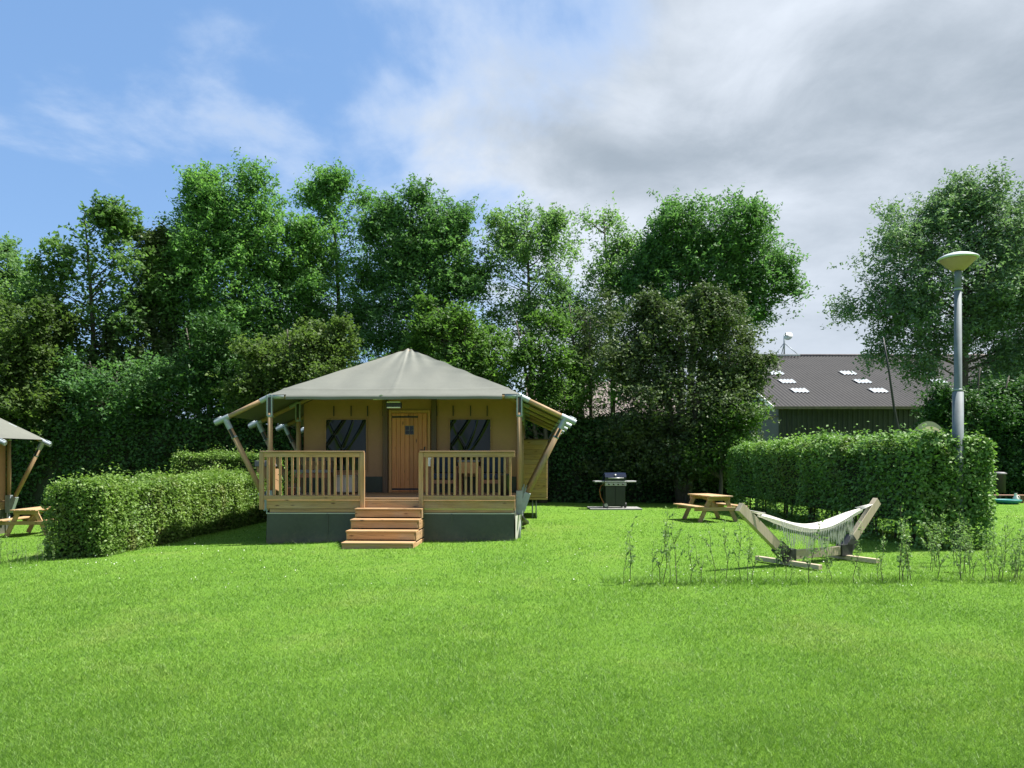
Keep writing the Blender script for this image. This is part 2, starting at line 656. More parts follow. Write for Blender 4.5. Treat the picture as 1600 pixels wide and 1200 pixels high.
def np_mesh(name, verts, nper, mat):
    """verts (n*nper, 3): n separate polygons of nper corners"""
    n = len(verts) // nper
    me = bpy.data.meshes.new(name)
    me.vertices.add(n * nper)
    me.vertices.foreach_set('co', np.ascontiguousarray(verts, dtype=np.float32).ravel())
    me.loops.add(n * nper)
    me.loops.foreach_set('vertex_index', np.arange(n * nper, dtype=np.int32))
    me.polygons.add(n)
    me.polygons.foreach_set('loop_start', np.arange(0, n * nper, nper, dtype=np.int32))
    me.polygons.foreach_set('loop_total', np.full(n, nper, dtype=np.int32))
    me.materials.append(M[mat] if isinstance(mat, str) else mat)
    me.update(calc_edges=True)
    return me


_ph = rng.uniform(0, 6.28, (24, 1))
_dr = rng.normal(0, 1, (24, 3))
_dr /= np.linalg.norm(_dr, axis=1, keepdims=True)


def wob(p, freq, k=0):
    """smooth pseudo noise of points (n,3) in about -1..1"""
    p = np.asarray(p, dtype=float)
    s = np.zeros(len(p))
    for i in range(6):
        j = (i + k) % 24
        s += np.sin(p @ (_dr[j] * freq * (0.7 + 0.25 * i)) + _ph[j, 0])
    return s / 3.2


def leaf_quads(c, length, width, up=0.5, n_dir=None):
    """kite shaped leaves at points c; up pulls the leaf plane towards horizontal"""
    n = len(c)
    nor = rng.normal(0, 1, (n, 3))
    nor[:, 2] = np.abs(nor[:, 2]) + up
    if n_dir is not None:
        nor += n_dir
    nor /= np.linalg.norm(nor, axis=1, keepdims=True)
    a = rng.normal(0, 1, (n, 3))
    a -= nor * np.sum(a * nor, axis=1, keepdims=True)
    a /= np.linalg.norm(a, axis=1, keepdims=True) + 1e-9
    b = np.cross(nor, a)
    s = rng.uniform(0.65, 1.3, (n, 1))
    L, W = length * s * 0.5, width * s * 0.5
    v = np.empty((n, 4, 3))
    v[:, 0] = c - a * L
    v[:, 1] = c + b * W - a * L * 0.1 + nor * W * 0.25
    v[:, 2] = c + a * L
    v[:, 3] = c - b * W - a * L * 0.1 + nor * W * 0.25
    return v.reshape(-1, 3)


def leaf_tris(c, length, width, up=0.5):
    v = leaf_quads(c, length, width, up).reshape(-1, 4, 3)
    t = np.empty((len(v), 3, 3))
    t[:, 0] = v[:, 0]
    t[:, 1] = v[:, 2] + (v[:, 1] - v[:, 3]) * 0.5
    t[:, 2] = v[:, 2] - (v[:, 1] - v[:, 3]) * 0.5
    return t.reshape(-1, 3)


# ------------------------------------------------------------------ ground
def gz(x, y):
    """lawn height: falls gently towards the left"""
    x = np.asarray(x, dtype=float); y = np.asarray(y, dtype=float)
    t = np.clip(-x - 3.0, 0, 14)
    z = -0.042 * t * t / (t + 1.0)
    z = z + 0.012 * np.sin(x * 0.7 + 1.0) * np.sin(y * 0.55) + 0.006 * np.sin(x * 2.1 + y * 1.3)
    return z


def axis_pts(lo, hi, step, far):
    a = list(np.arange(lo, hi + 1e-6, step))
    d = step
    x = hi
    while x < far:
        d *= 1.5; x += d; a.append(x)
    d, x = step, lo
    while x > -far:
        d *= 1.5; x -= d; a.insert(0, x)
    return np.array(a)


def build_ground():
    xs, ys = axis_pts(-22, 22, 0.5, 1500), axis_pts(0, 34, 0.5, 1500)
    X, Y = np.meshgrid(xs, ys)
    Z = gz(X, Y)
    v = np.stack([X, Y, Z], -1).reshape(-1, 3)
    w, h = len(xs), len(ys)
    f = [(j * w + i, j * w + i + 1, (j + 1) * w + i + 1, (j + 1) * w + i) for j in range(h - 1) for i in range(w - 1)]
    me = bpy.data.meshes.new('ground')
    me.from_pydata(v.tolist(), [], f)
    me.materials.append(M['lawn'])
    me.shade_smooth()
    link('ground', me, None, 'structure')


build_ground()
TX, TY = -2.41, 15.2            # tent: middle of the deck's front edge
TROT = R(-1.5)


def build_grass():
    # about the same number of blades per picture area, so denser close by
    n = 900000
    ymin, ymax = 3.6, 27.0
    # screen density ~ const: pdf over Y ~ 1/Y^2 in depth x (width ~Y) -> sample 1/Y evenly for rows
    inv = rng.uniform(1 / ymax, 1 / ymin, n)
    Y = 1 / inv
    X = rng.uniform(-1, 1, n) * (0.70 * Y + 1.2)
    # nothing grows through the tent, the slab
    lx, ly = X - TX, Y - TY
    keep = ~((np.abs(lx) < 2.42) & (ly > 0.05) & (ly < 8))
    keep &= ~((np.abs(lx) < 0.62) & (ly > -1.2) & (ly < 0.1))
    keep &= ~((X > 2.45) & (X < 4.12) & (Y > 23.9) & (Y < 25.5))
    X, Y = X[keep], Y[keep]
    n = len(X)
    P = np.stack([X, Y, np.zeros(n)], 1)
    patch = wob(P, 1.3, 2)
    h = (0.031 + 0.003 * patch + 0.005 * wob(P, 4.0, 5)) * rng.uniform(0.6, 1.35, n)
    h = np.clip(h, 0.014, 0.09) * (0.78 + 0.22 * np.clip((Y - 4) / 6, 0, 1))
    # unmown strip along the young plants and against the tent skirt
    rowy = 10.15 + 0.12 * np.sin(X * 1.3)
    strip = np.exp(-((Y - rowy) / 0.28) ** 2) * (X > 1.2)
    rl = 13.3
    strip = np.maximum(strip, np.exp(-((Y - rl) / 0.3) ** 2) * (X < -8.2))
    skirt = np.exp(-((Y - (TY - 0.06)) / 0.10) ** 2) * (np.abs(X - TX) < 2.6)
    h *= 1 + 1.5 * strip * rng.uniform(0.3, 1.2, n) + 1.1 * skirt
    far = np.clip((Y - 4) / 16, 0, 1)
    w = (0.0032 + 0.0095 * far) * rng.uniform(0.7, 1.3, n)
    # some broad blades and clover close by
    Z = gz(X, Y)
    ang = rng.uniform(0, 2 * np.pi, n)
    side = np.stack([np.cos(ang), np.sin(ang), np.zeros(n)], 1)
    lean_a = rng.uniform(0, 2 * np.pi, n) + 0.4 * wob(P, 2.0, 9)
    lean = rng.uniform(0.3, 1.5, n) * h
    tip = np.stack([np.cos(lean_a) * lean, np.sin(lean_a) * lean, h], 1)
    base = np.stack([X, Y, Z - 0.004], 1)
    v = np.empty((n, 3, 3))
    v[:, 0] = base - side * w[:, None] * 0.5
    v[:, 1] = base + side * w[:, None] * 0.5
    v[:, 2] = base + tip
    me = np_mesh('grass', v.reshape(-1, 3), 3, 'blade')
    o = link('lawn_grass', me, None, 'stuff')
    tag(o, 'short bright green mown grass covering the whole lawn', 'grass')
    # long single stalks left by the mower
    n = 260
    Y = 1 / rng.uniform(1 / 12, 1 / 4, n)
    X = rng.uniform(-1, 1, n) * 0.68 * Y
    mb = []
    for x, y in zip(X, Y):
        z = float(gz(x, y)); hh = random.uniform(0.07, 0.15); a = random.uniform(0, 6.28); l = hh * random.uniform(.2, .7)
        p0 = np.array((x, y, z)); p1 = p0 + (math.cos(a) * l * .4, math.sin(a) * l * .4, hh * .7); p2 = p0 + (math.cos(a) * l, math.sin(a) * l, hh)
        s = np.array((.0016, 0, 0))
        mb += [p0 - s, p0 + s, p1, p1 - s, p1 + s, p2]
    me = np_mesh('stalks', np.array(mb), 3, M['sapleaf'])
    tag(link('grass_stalks', me, None, 'stuff'), 'thin pale grass stalks standing above the mown lawn', 'grass')
    # clover blossom
    n = 1500
    Y = 1 / rng.uniform(1 / 24, 1 / 9.5, n)
    X = rng.uniform(-1, 1, n) * (0.68 * Y + .5)
    P = np.stack([X, Y, np.zeros(n)], 1)
    k = (wob(P, 0.9, 11) + rng.normal(0, .4, n)) > 0.15
    k &= ~((np.abs(X - TX) < 2.6) & (Y > TY - 1.3))
    X, Y = X[k], Y[k]
    c = np.stack([X, Y, gz(X, Y) + rng.uniform(.03, .05, len(X))], 1)
    me = np_mesh('clover', leaf_quads(c, .016, .014, 0.4), 4, 'blossom')
    tag(link('clover_blossoms', me, None, 'stuff'), 'tiny white clover blossoms scattered over the lawn', 'flowers')


build_grass()


# ------------------------------------------------------------------ vegetation
def px(x, y, Y):
    """design helper: a picture position at depth Y as a place in the world"""
    return np.array(((x - 800) / 1200 * Y, Y, EYE + (715 - y) / 1200 * Y))


def make_tree(name, label, cat, Y, lobes, mat, trunk_px=None, trunk_r=0.16, dens=480, leaf=(0.185, 0.09),
              group=None, clump=0.55, up=0.5, forks=1, bark='bark', crown_name='crown', drop=0.35, stem_n=None, gap=0.0):
    L = []
    for (x, y, rx, ry) in lobes:
        c = px(x, y, Y)
        L.append((c, rx * 1.05 / 1200 * Y, ry * 0.98 / 1200 * Y))
    big = list(L)
    for c, rx, rz in big:
        for k in range(5):
            a = random.uniform(0, 6.283)
            f = random.uniform(.22, .42)
            q = c + np.array((math.cos(a) * rx * .88, random.uniform(-.5, .5) * rx, math.sin(a) * rz * .88))
            L.append((q, rx * f, rz * f * random.uniform(.8, 1.2)))
    if trunk_px is None:
        trunk_px = lobes[0][0]
    bx = (trunk_px - 800) / 1200 * Y
    base = np.array((bx, Y, float(gz(bx, Y)) - 0.05))
    root = thing(name, label, cat, tuple(base), 0, group)
    # clump centres through the crown's volume, more of them outside
    cl = []
    for c, rx, rz in L:
        ry = 0.5 * (rx + rz) * 0.95
        nn = max(10, int(rx * rz * 15))
        d = rng.normal(0, 1, (nn, 3))
        d /= np.linalg.norm(d, axis=1, keepdims=True)
        rr = rng.uniform(0.05, 1.0, (nn, 1)) ** 0.40
        off = rng.uniform(-.35, .35)
        q = c + np.array((0, off, 0)) + d * rr * np.array((rx, ry, rz)) * 0.93
        cl.append(q)
    cl = np.concatenate(cl)
    cl[:, 2] = np.maximum(cl[:, 2], base[2] + 0.3)
    if gap > 0:
        cl = cl[(wob(cl, 1.9, 4) > -1 + gap)]
    area = sum(math.pi * rx * rz for _, rx, rz in L)
    total = int(area * dens * 1.3)
    # each clump carries drooping twigs, each twig carries leaves
    tw_per = 5
    ntw = len(cl) * tw_per
    per = max(4, int(total / ntw))
    tc = np.repeat(cl, tw_per, axis=0) + rng.normal(0, clump * 0.35, (ntw, 3))
    cen = np.mean([c for c, _, _ in L], axis=0)
    outd = tc - cen
    outd /= np.linalg.norm(outd, axis=1, keepdims=True) + 1e-6
    td = rng.normal(0, 1, (ntw, 3)) * 0.8 + outd * 0.7 + np.array((0, 0, 0.35))
    td /= np.linalg.norm(td, axis=1, keepdims=True)
    tl = clump * rng.uniform(0.5, 1.6, (ntw, 1))
    t = rng.uniform(0.0, 1.0, (ntw, per, 1))
    lp = tc[:, None, :] + td[:, None, :] * tl[:, None, :] * t
    lp[:, :, 2] -= drop * clump * (t[:, :, 0] ** 2)
    lp += rng.normal(0, 0.085 * clump / 0.55, lp.shape)
    lp = lp.reshape(-1, 3)
    # loose leaves all through the volume close the crown
    extra = []
    for c, rx, rz in L:
        m = int(math.pi * rx * rz * dens * (.70 if gap == 0 else .14))
        d = rng.normal(0, 1, (m, 3)); d /= np.linalg.norm(d, axis=1, keepdims=True)
        q = c + d * rng.uniform(.1, 1, (m, 1)) ** .45 * np.array((rx, .5 * (rx + rz), rz)) * .92 * (1 + .12 * wob(d * 3 + c, 1.6, 7))[:, None]
        extra.append(q)
    lp = np.concatenate([lp] + extra)
    lp = lp[lp[:, 2] > base[2] + 0.05]
    v = leaf_tris(lp - base, leaf[0] * .86, leaf[1] * .86, up)
    link(crown_name, np_mesh(crown_name, v, 3, mat), root)
    # trunk and limbs
    mb = MB()
    top = max(c[2] + rz * 0.2 for c, _, rz in L)
    H = top - base[2]
    cx = sum(c[0] * rx * rz for c, rx, rz in L) / sum(rx * rz for _, rx, rz in L)
    axes = []
    for k in range(forks):
        sx = (k - (forks - 1) / 2) * 0.55 + random.uniform(-.1, .1)
        pts, rad = [], []
        for i in range(9):
            f = i / 8
            p = Vector((sx * f ** 0.7 * 1.6 + (cx - bx) * f ** 1.6 + 0.12 * math.sin(4 * f + k), 0.25 * math.sin(3.1 * f + 2 * k) * f, H * f * (1 - .07 * k)))
            pts.append(p); rad.append(trunk_r * (1.25 - .25 * min(1, f * 12)) * (1 - f) ** 0.8 + 0.02)
        mb.tube(pts, rad, 9)
        axes.append(pts)
    pick = rng.permutation(len(cl))[:(stem_n or min(70, len(cl)))]
    for i in pick:
        q = Vector(cl[i] - base)
        ax = axes[random.randrange(forks)]
        zt = max(0.12 * H, min(q.z - 0.25 * math.hypot(q.x - ax[4].x, q.y) - .3, H * .95))
        f = zt / max(ax[-1].z, .1) * 8
        j = max(0, min(7, int(f)))
        s = ax[j].lerp(ax[j + 1], max(0, min(1, f - j)))
        m1 = s.lerp(q, 0.45) + Vector((random.uniform(-.2, .2), random.uniform(-.2, .2), random.uniform(-.1, .25)))
        r0 = trunk_r * random.uniform(0.12, 0.30)
        mb.tube([s, s.lerp(m1, .5) + Vector((0, 0, -.04)), m1, q], [r0, r0 * .8, r0 * .55, r0 * .18], 5, False)
    mb.build('trunk', bark, root, True)
    return root


def make_hedge(name, label, loc, rz, Lx, Wy, Hz, mat, n, leaf, rough=0.09, group=None, base_open=0.0, faces=('f', 'b', 't', 'l', 'r'), stems=0, lmat_up=0.35, wild=0.0):
    """clipped hedge: local x along its length 0..Lx, y 0..Wy through it"""
    root = thing(name, label, 'hedge', loc, rz, group)
    areas = {'f': Lx * Hz, 'b': Lx * Hz * .35, 't': Lx * Wy, 'l': Wy * Hz, 'r': Wy * Hz}
    tot = sum(areas[k] for k in faces)
    pts, nrm = [], []
    for k in faces:
        m = int(n * areas[k] / tot)
        a, b = rng.uniform(0, 1, m), rng.uniform(0, 1, m)
        z0 = np.zeros(m); one = np.ones(m)
        if k in 'fb':
            p = np.stack([a * Lx, z0 if k == 'f' else one * Wy, b * Hz], 1); d = np.array((0, -1. if k == 'f' else 1., 0))
        elif k == 't':
            p = np.stack([a * Lx, b * Wy, one * Hz], 1); d = np.array((0, 0, 1.))
        else:
            p = np.stack([z0 if k == 'l' else one * Lx, a * Wy, b * Hz], 1); d = np.array((-1. if k == 'l' else 1., 0, 0))
        wv = wob(p, 2.6, 3) * rough + wob(p, 7.0, 8) * rough * 0.6
        inn = -np.abs(rng.normal(0, rough * 1.1, m)) + rng.exponential(0.02, m)
        p = p + d * (wv + inn)[:, None]
        if k == 't' and wild:
            sh = rng.uniform(0, 1, m) < wild
            p[:, 2] += sh * rng.exponential(0.06, m)
        if base_open:
            thin = (p[:, 2] < base_open) & (rng.uniform(0, 1, m) < 0.62)
            p = p[~thin]
        pts.append(p); nrm.append(np.repeat(d[None], len(p), 0))
    p = np.concatenate(pts); d = np.concatenate(nrm)
    # round the long edges
    over = np.maximum(0, p[:, 2] - (Hz - 0.16)) / 0.16
    p[:, 1] = np.where(p[:, 1] < Wy / 2, p[:, 1] + 0.10 * np.minimum(over, 1) ** 2, p[:, 1] - 0.10 * np.minimum(over, 1) ** 2)
    p += rng.normal(0, 0.02, p.shape)
    p[:, 2] = np.maximum(p[:, 2], 0.02)
    v = leaf_quads(p, leaf[0], leaf[1], lmat_up, d * 0.55)
    link('foliage', np_mesh('foliage', v, 4, mat), root)
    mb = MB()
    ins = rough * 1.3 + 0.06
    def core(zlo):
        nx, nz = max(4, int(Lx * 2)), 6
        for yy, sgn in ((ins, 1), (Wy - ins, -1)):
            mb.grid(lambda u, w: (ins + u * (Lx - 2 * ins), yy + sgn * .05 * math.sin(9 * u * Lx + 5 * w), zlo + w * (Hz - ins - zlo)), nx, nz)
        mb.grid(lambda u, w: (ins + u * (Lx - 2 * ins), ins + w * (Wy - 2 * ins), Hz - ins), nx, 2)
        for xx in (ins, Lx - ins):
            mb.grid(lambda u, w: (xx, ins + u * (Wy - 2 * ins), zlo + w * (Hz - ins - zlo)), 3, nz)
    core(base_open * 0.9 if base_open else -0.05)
    mb.build('light_block_core', 'core', root)  # dark sheets added inside the leaves so no light shows through
    if stems:
        mb = MB()
        for i in range(stems):
            x = (i + .5) / stems * Lx + random.uniform(-.12, .12)
            y = Wy * random.uniform(.3, .7)
            mb.tube([(x, y, -.05), (x + random.uniform(-.08, .08), y, Hz * .3), (x + random.uniform(-.15, .15), y, Hz * .6)], [.028, .022, .012], 6)
        mb.build('stems', 'twig', root, True, 'stuff')
    return root


def build_vegetation():
    T = make_tree
    # ---- far row of trees, left to right
    T('ash_tree', 'pale green tree crown cut off by the left picture edge', 'tree', 35, [(-5, 425, 38, 38), (-40, 480, 70, 60), (-20, 560, 70, 70)], M['ash3'], -20, .16)
    T('maple_tree', 'olive green bushy tree above the roof corner of the far left tent', 'tree', 29,
      [(40, 525, 58, 55), (10, 590, 70, 70), (70, 590, 45, 70), (30, 660, 80, 60)], M['olive'], 30, .13, 520, (.15, .12), clump=.45)
    T('maple_tree', 'loose dark maple with a single high tip and bare branches showing', 'tree', 30.5,
      [(150, 405, 48, 40), (105, 450, 52, 42), (205, 440, 42, 48), (150, 490, 78, 40), (178, 352, 20, 22), (140, 570, 75, 55), (110, 640, 80, 60)],
      M['maple'], 145, .14, 330, (.19, .15), clump=.5, gap=.35)
    T('alder_tree', 'dark narrow tree with a brownish tip between maple and big ash', 'tree', 31.5,
      [(245, 455, 38, 60), (248, 395, 14, 22), (240, 550, 75, 80), (215, 640, 80, 70)], M['plum'], 240, .14, 520, (.15, .1), clump=.45)
    T('ash_tree', 'tallest broad bright green ash behind the left half of the tent', 'tree', 32,
      [(385, 335, 62, 62), (318, 375, 55, 68), (440, 395, 48, 66), (350, 450, 88, 70), (432, 480, 62, 70), (290, 490, 60, 75), (318, 312, 26, 34), (360, 560, 110, 70)],
      M['ash'], 375, .22, 500, forks=2)
    T('ash_tree', 'slim ash with a two-tipped top right of the tallest ash', 'tree', 33.5,
      [(528, 322, 46, 36), (540, 385, 48, 60), (520, 460, 58, 62), (500, 302, 20, 22), (545, 540, 70, 60), (500, 570, 60, 60)], M['ash'], 530, .15, 400, gap=.15)
    T('ash_tree', 'dense dark round ash standing behind the tent peak', 'tree', 32.5,
      [(665, 355, 58, 52), (705, 398, 42, 58), (618, 385, 40, 60), (660, 445, 84, 58), (640, 510, 88, 50), (690, 560, 80, 60)], M['ash2'], 655, .2, 520, forks=2)
    T('ash_tree', 'airy pale ash with its thin trunk showing, right of the tent peak', 'tree', 33,
      [(828, 365, 50, 46), (788, 392, 34, 48), (866, 400, 32, 56), (825, 445, 62, 46), (820, 520, 68, 50), (845, 590, 60, 60)], M['ash3'], 826, .14, 330, gap=.3)
    T('ash_tree', 'slender pale ash between the airy ash and the broad right ash', 'tree', 34,
      [(950, 372, 38, 40), (965, 420, 38, 36), (935, 470, 44, 46), (920, 540, 48, 60), (960, 560, 50, 60)], M['ash3'], 955, .13, 330, gap=.3)
    T('ash_tree', 'broad fan-shaped ash leaning right above the dark round shrub', 'tree', 33,
      [(1115, 355, 78, 50), (1175, 395, 58, 56), (1050, 385, 56, 58), (1110, 435, 92, 50), (1195, 445, 38, 40), (1020, 430, 40, 50), (1110, 490, 80, 40)],
      M['ash2'], 1070, .21, 470, forks=3)
    T('chestnut_tree', 'large spreading tree behind the street lamp and barn', 'tree', 38,
      [(1470, 375, 88, 62), (1405, 425, 66, 60), (1550, 345, 84, 56), (1630, 400, 110, 90), (1480, 460, 110, 66), (1385, 480, 56, 38), (1425, 545, 56, 36), (1550, 500, 100, 60), (1600, 570, 80, 50), (1490, 320, 50, 30)],
      M['fartree'], 1500, .26, 300, (.2, .11), clump=.7, gap=.42, stem_n=110)
    T('sycamore_tree', 'dark tree crown at the right picture edge behind the lamp', 'tree', 41,
      [(1620, 480, 90, 80), (1660, 380, 90, 90), (1600, 590, 70, 50)], M['ash2'], 1640, .2, 420)
    # ---- shrubs in front of the row
    T('field_maple', 'olive leaved shrub growing above the left slope of the tent roof', 'shrub', 27.6,
      [(470, 560, 74, 46), (415, 585, 42, 38), (525, 545, 40, 34), (470, 620, 90, 50)], M['olive'], 470, .09, 560, (.13, .11), clump=.4, forks=2)
    T('hazel_shrub', 'fresh green shrub right behind the tent peak', 'shrub', 27.4,
      [(705, 530, 56, 36), (755, 560, 56, 40), (700, 590, 80, 50), (680, 500, 26, 24)], M['bright'], 720, .09, 520, (.15, .11), clump=.4, forks=2)
    T('hazel_shrub', 'fresh green shrub above the right slope of the tent roof', 'shrub', 27.8,
      [(850, 545, 46, 48), (815, 590, 50, 42), (870, 600, 36, 46), (800, 640, 60, 40)], M['bright'], 845, .09, 460, (.14, .1), clump=.4, forks=2, gap=.15)
    T('elder_shrub', 'thin dark shrub in the gap between tent and round dark shrub', 'shrub', 29,
      [(915, 600, 46, 80), (940, 520, 34, 50), (890, 660, 46, 50)], M['plum'], 915, .09, 300, (.14, .09), clump=.4, forks=2, gap=.3)
    T('hawthorn_shrub', 'large round dark shrub behind the barbecue and picnic table', 'shrub', 27.6,
      [(1060, 530, 74, 50), (1130, 560, 56, 58), (1005, 570, 54, 54), (1070, 630, 118, 76), (1150, 640, 42, 66), (1060, 715, 118, 50), (1120, 480, 30, 22), (1045, 490, 36, 26)],
      M['plum'], 1065, .14, 620, (.13, .095), clump=.42, forks=3)
    T('hazel_shrub', 'pale green low branch shrub leaning over the left end of the right hedge', 'shrub', 26.6,
      [(1140, 665, 40, 26), (1110, 700, 40, 50), (1165, 655, 18, 12)], M['bright'], 1125, .06, 330, (.13, .1), clump=.35)
    T('laurel_shrub', 'dark bush under the large tree right of the lamp post', 'shrub', 31,
      [(1530, 650, 66, 52), (1490, 690, 48, 50), (1590, 690, 66, 66), (1560, 740, 90, 40), (1480, 640, 26, 26), (1640, 640, 70, 80)], M['ivy'], 1540, .1, 560, (.15, .1), clump=.45, forks=3)
    T('hazel_shrub', 'dark shrub filling the gap under the maple left of the tent', 'shrub', 28.9,
      [(150, 640, 70, 40), (215, 610, 60, 60), (120, 600, 40, 40)], M['ash2'], 180, .08, 430, (.15, .1), clump=.45, forks=2)
    T('elder_shrub', 'dark leafy shrub with thin bare stems left behind the tent roof', 'shrub', 28.8,
      [(300, 620, 70, 50), (360, 600, 50, 60), (330, 560, 60, 50)], M['ivy'], 325, .08, 430, (.15, .1), clump=.45, forks=3)
    # ---- hedges
    make_hedge('boundary_hedge', 'long dark hedge wall running behind the tent and barbecue', (-27, 28.0, -0.45), 0, 35.6, 1.4, 3.5, M['ivy'], 105000, (.125, .09), .16, wild=.4)
    make_hedge('boundary_hedge', 'dark hedge far right behind the blue bin', (13.2, 30.5, -0.1), R(-3), 22, 1.4, 2.6, M['ivy'], 26000, (.14, .1), .16)
    # left hedge runs away from the camera: its right flank is in the sun
    L1 = 9.4
    make_hedge('clipped_hedge', 'low sunlit clipped hedge left of the tent, in front of the tall end', (-7.30, 13.75, float(gz(-7.5, 16)) - .02), R(87.6), L1, 1.1, 1.34, M['privet'], 78000, (.062, .036), .07, wild=.12)
    make_hedge('clipped_hedge', 'taller sunlit hedge stub joining the far end of the low left hedge', (-10.0, 22.6, -0.2), 0, 2.95, .9, 1.95, M['privet'], 26000, (.066, .04), .07, wild=.12)
    make_hedge('clipped_hedge', 'tall dark green clipped hedge behind the hammock with lamp post', (8.62, 13.75, -0.02), R(91.5), 11.2, 1.35, 2.0, M['hedge'], 112000, (.078, .048), .11, base_open=.5, stems=26, wild=.22)


build_vegetation()


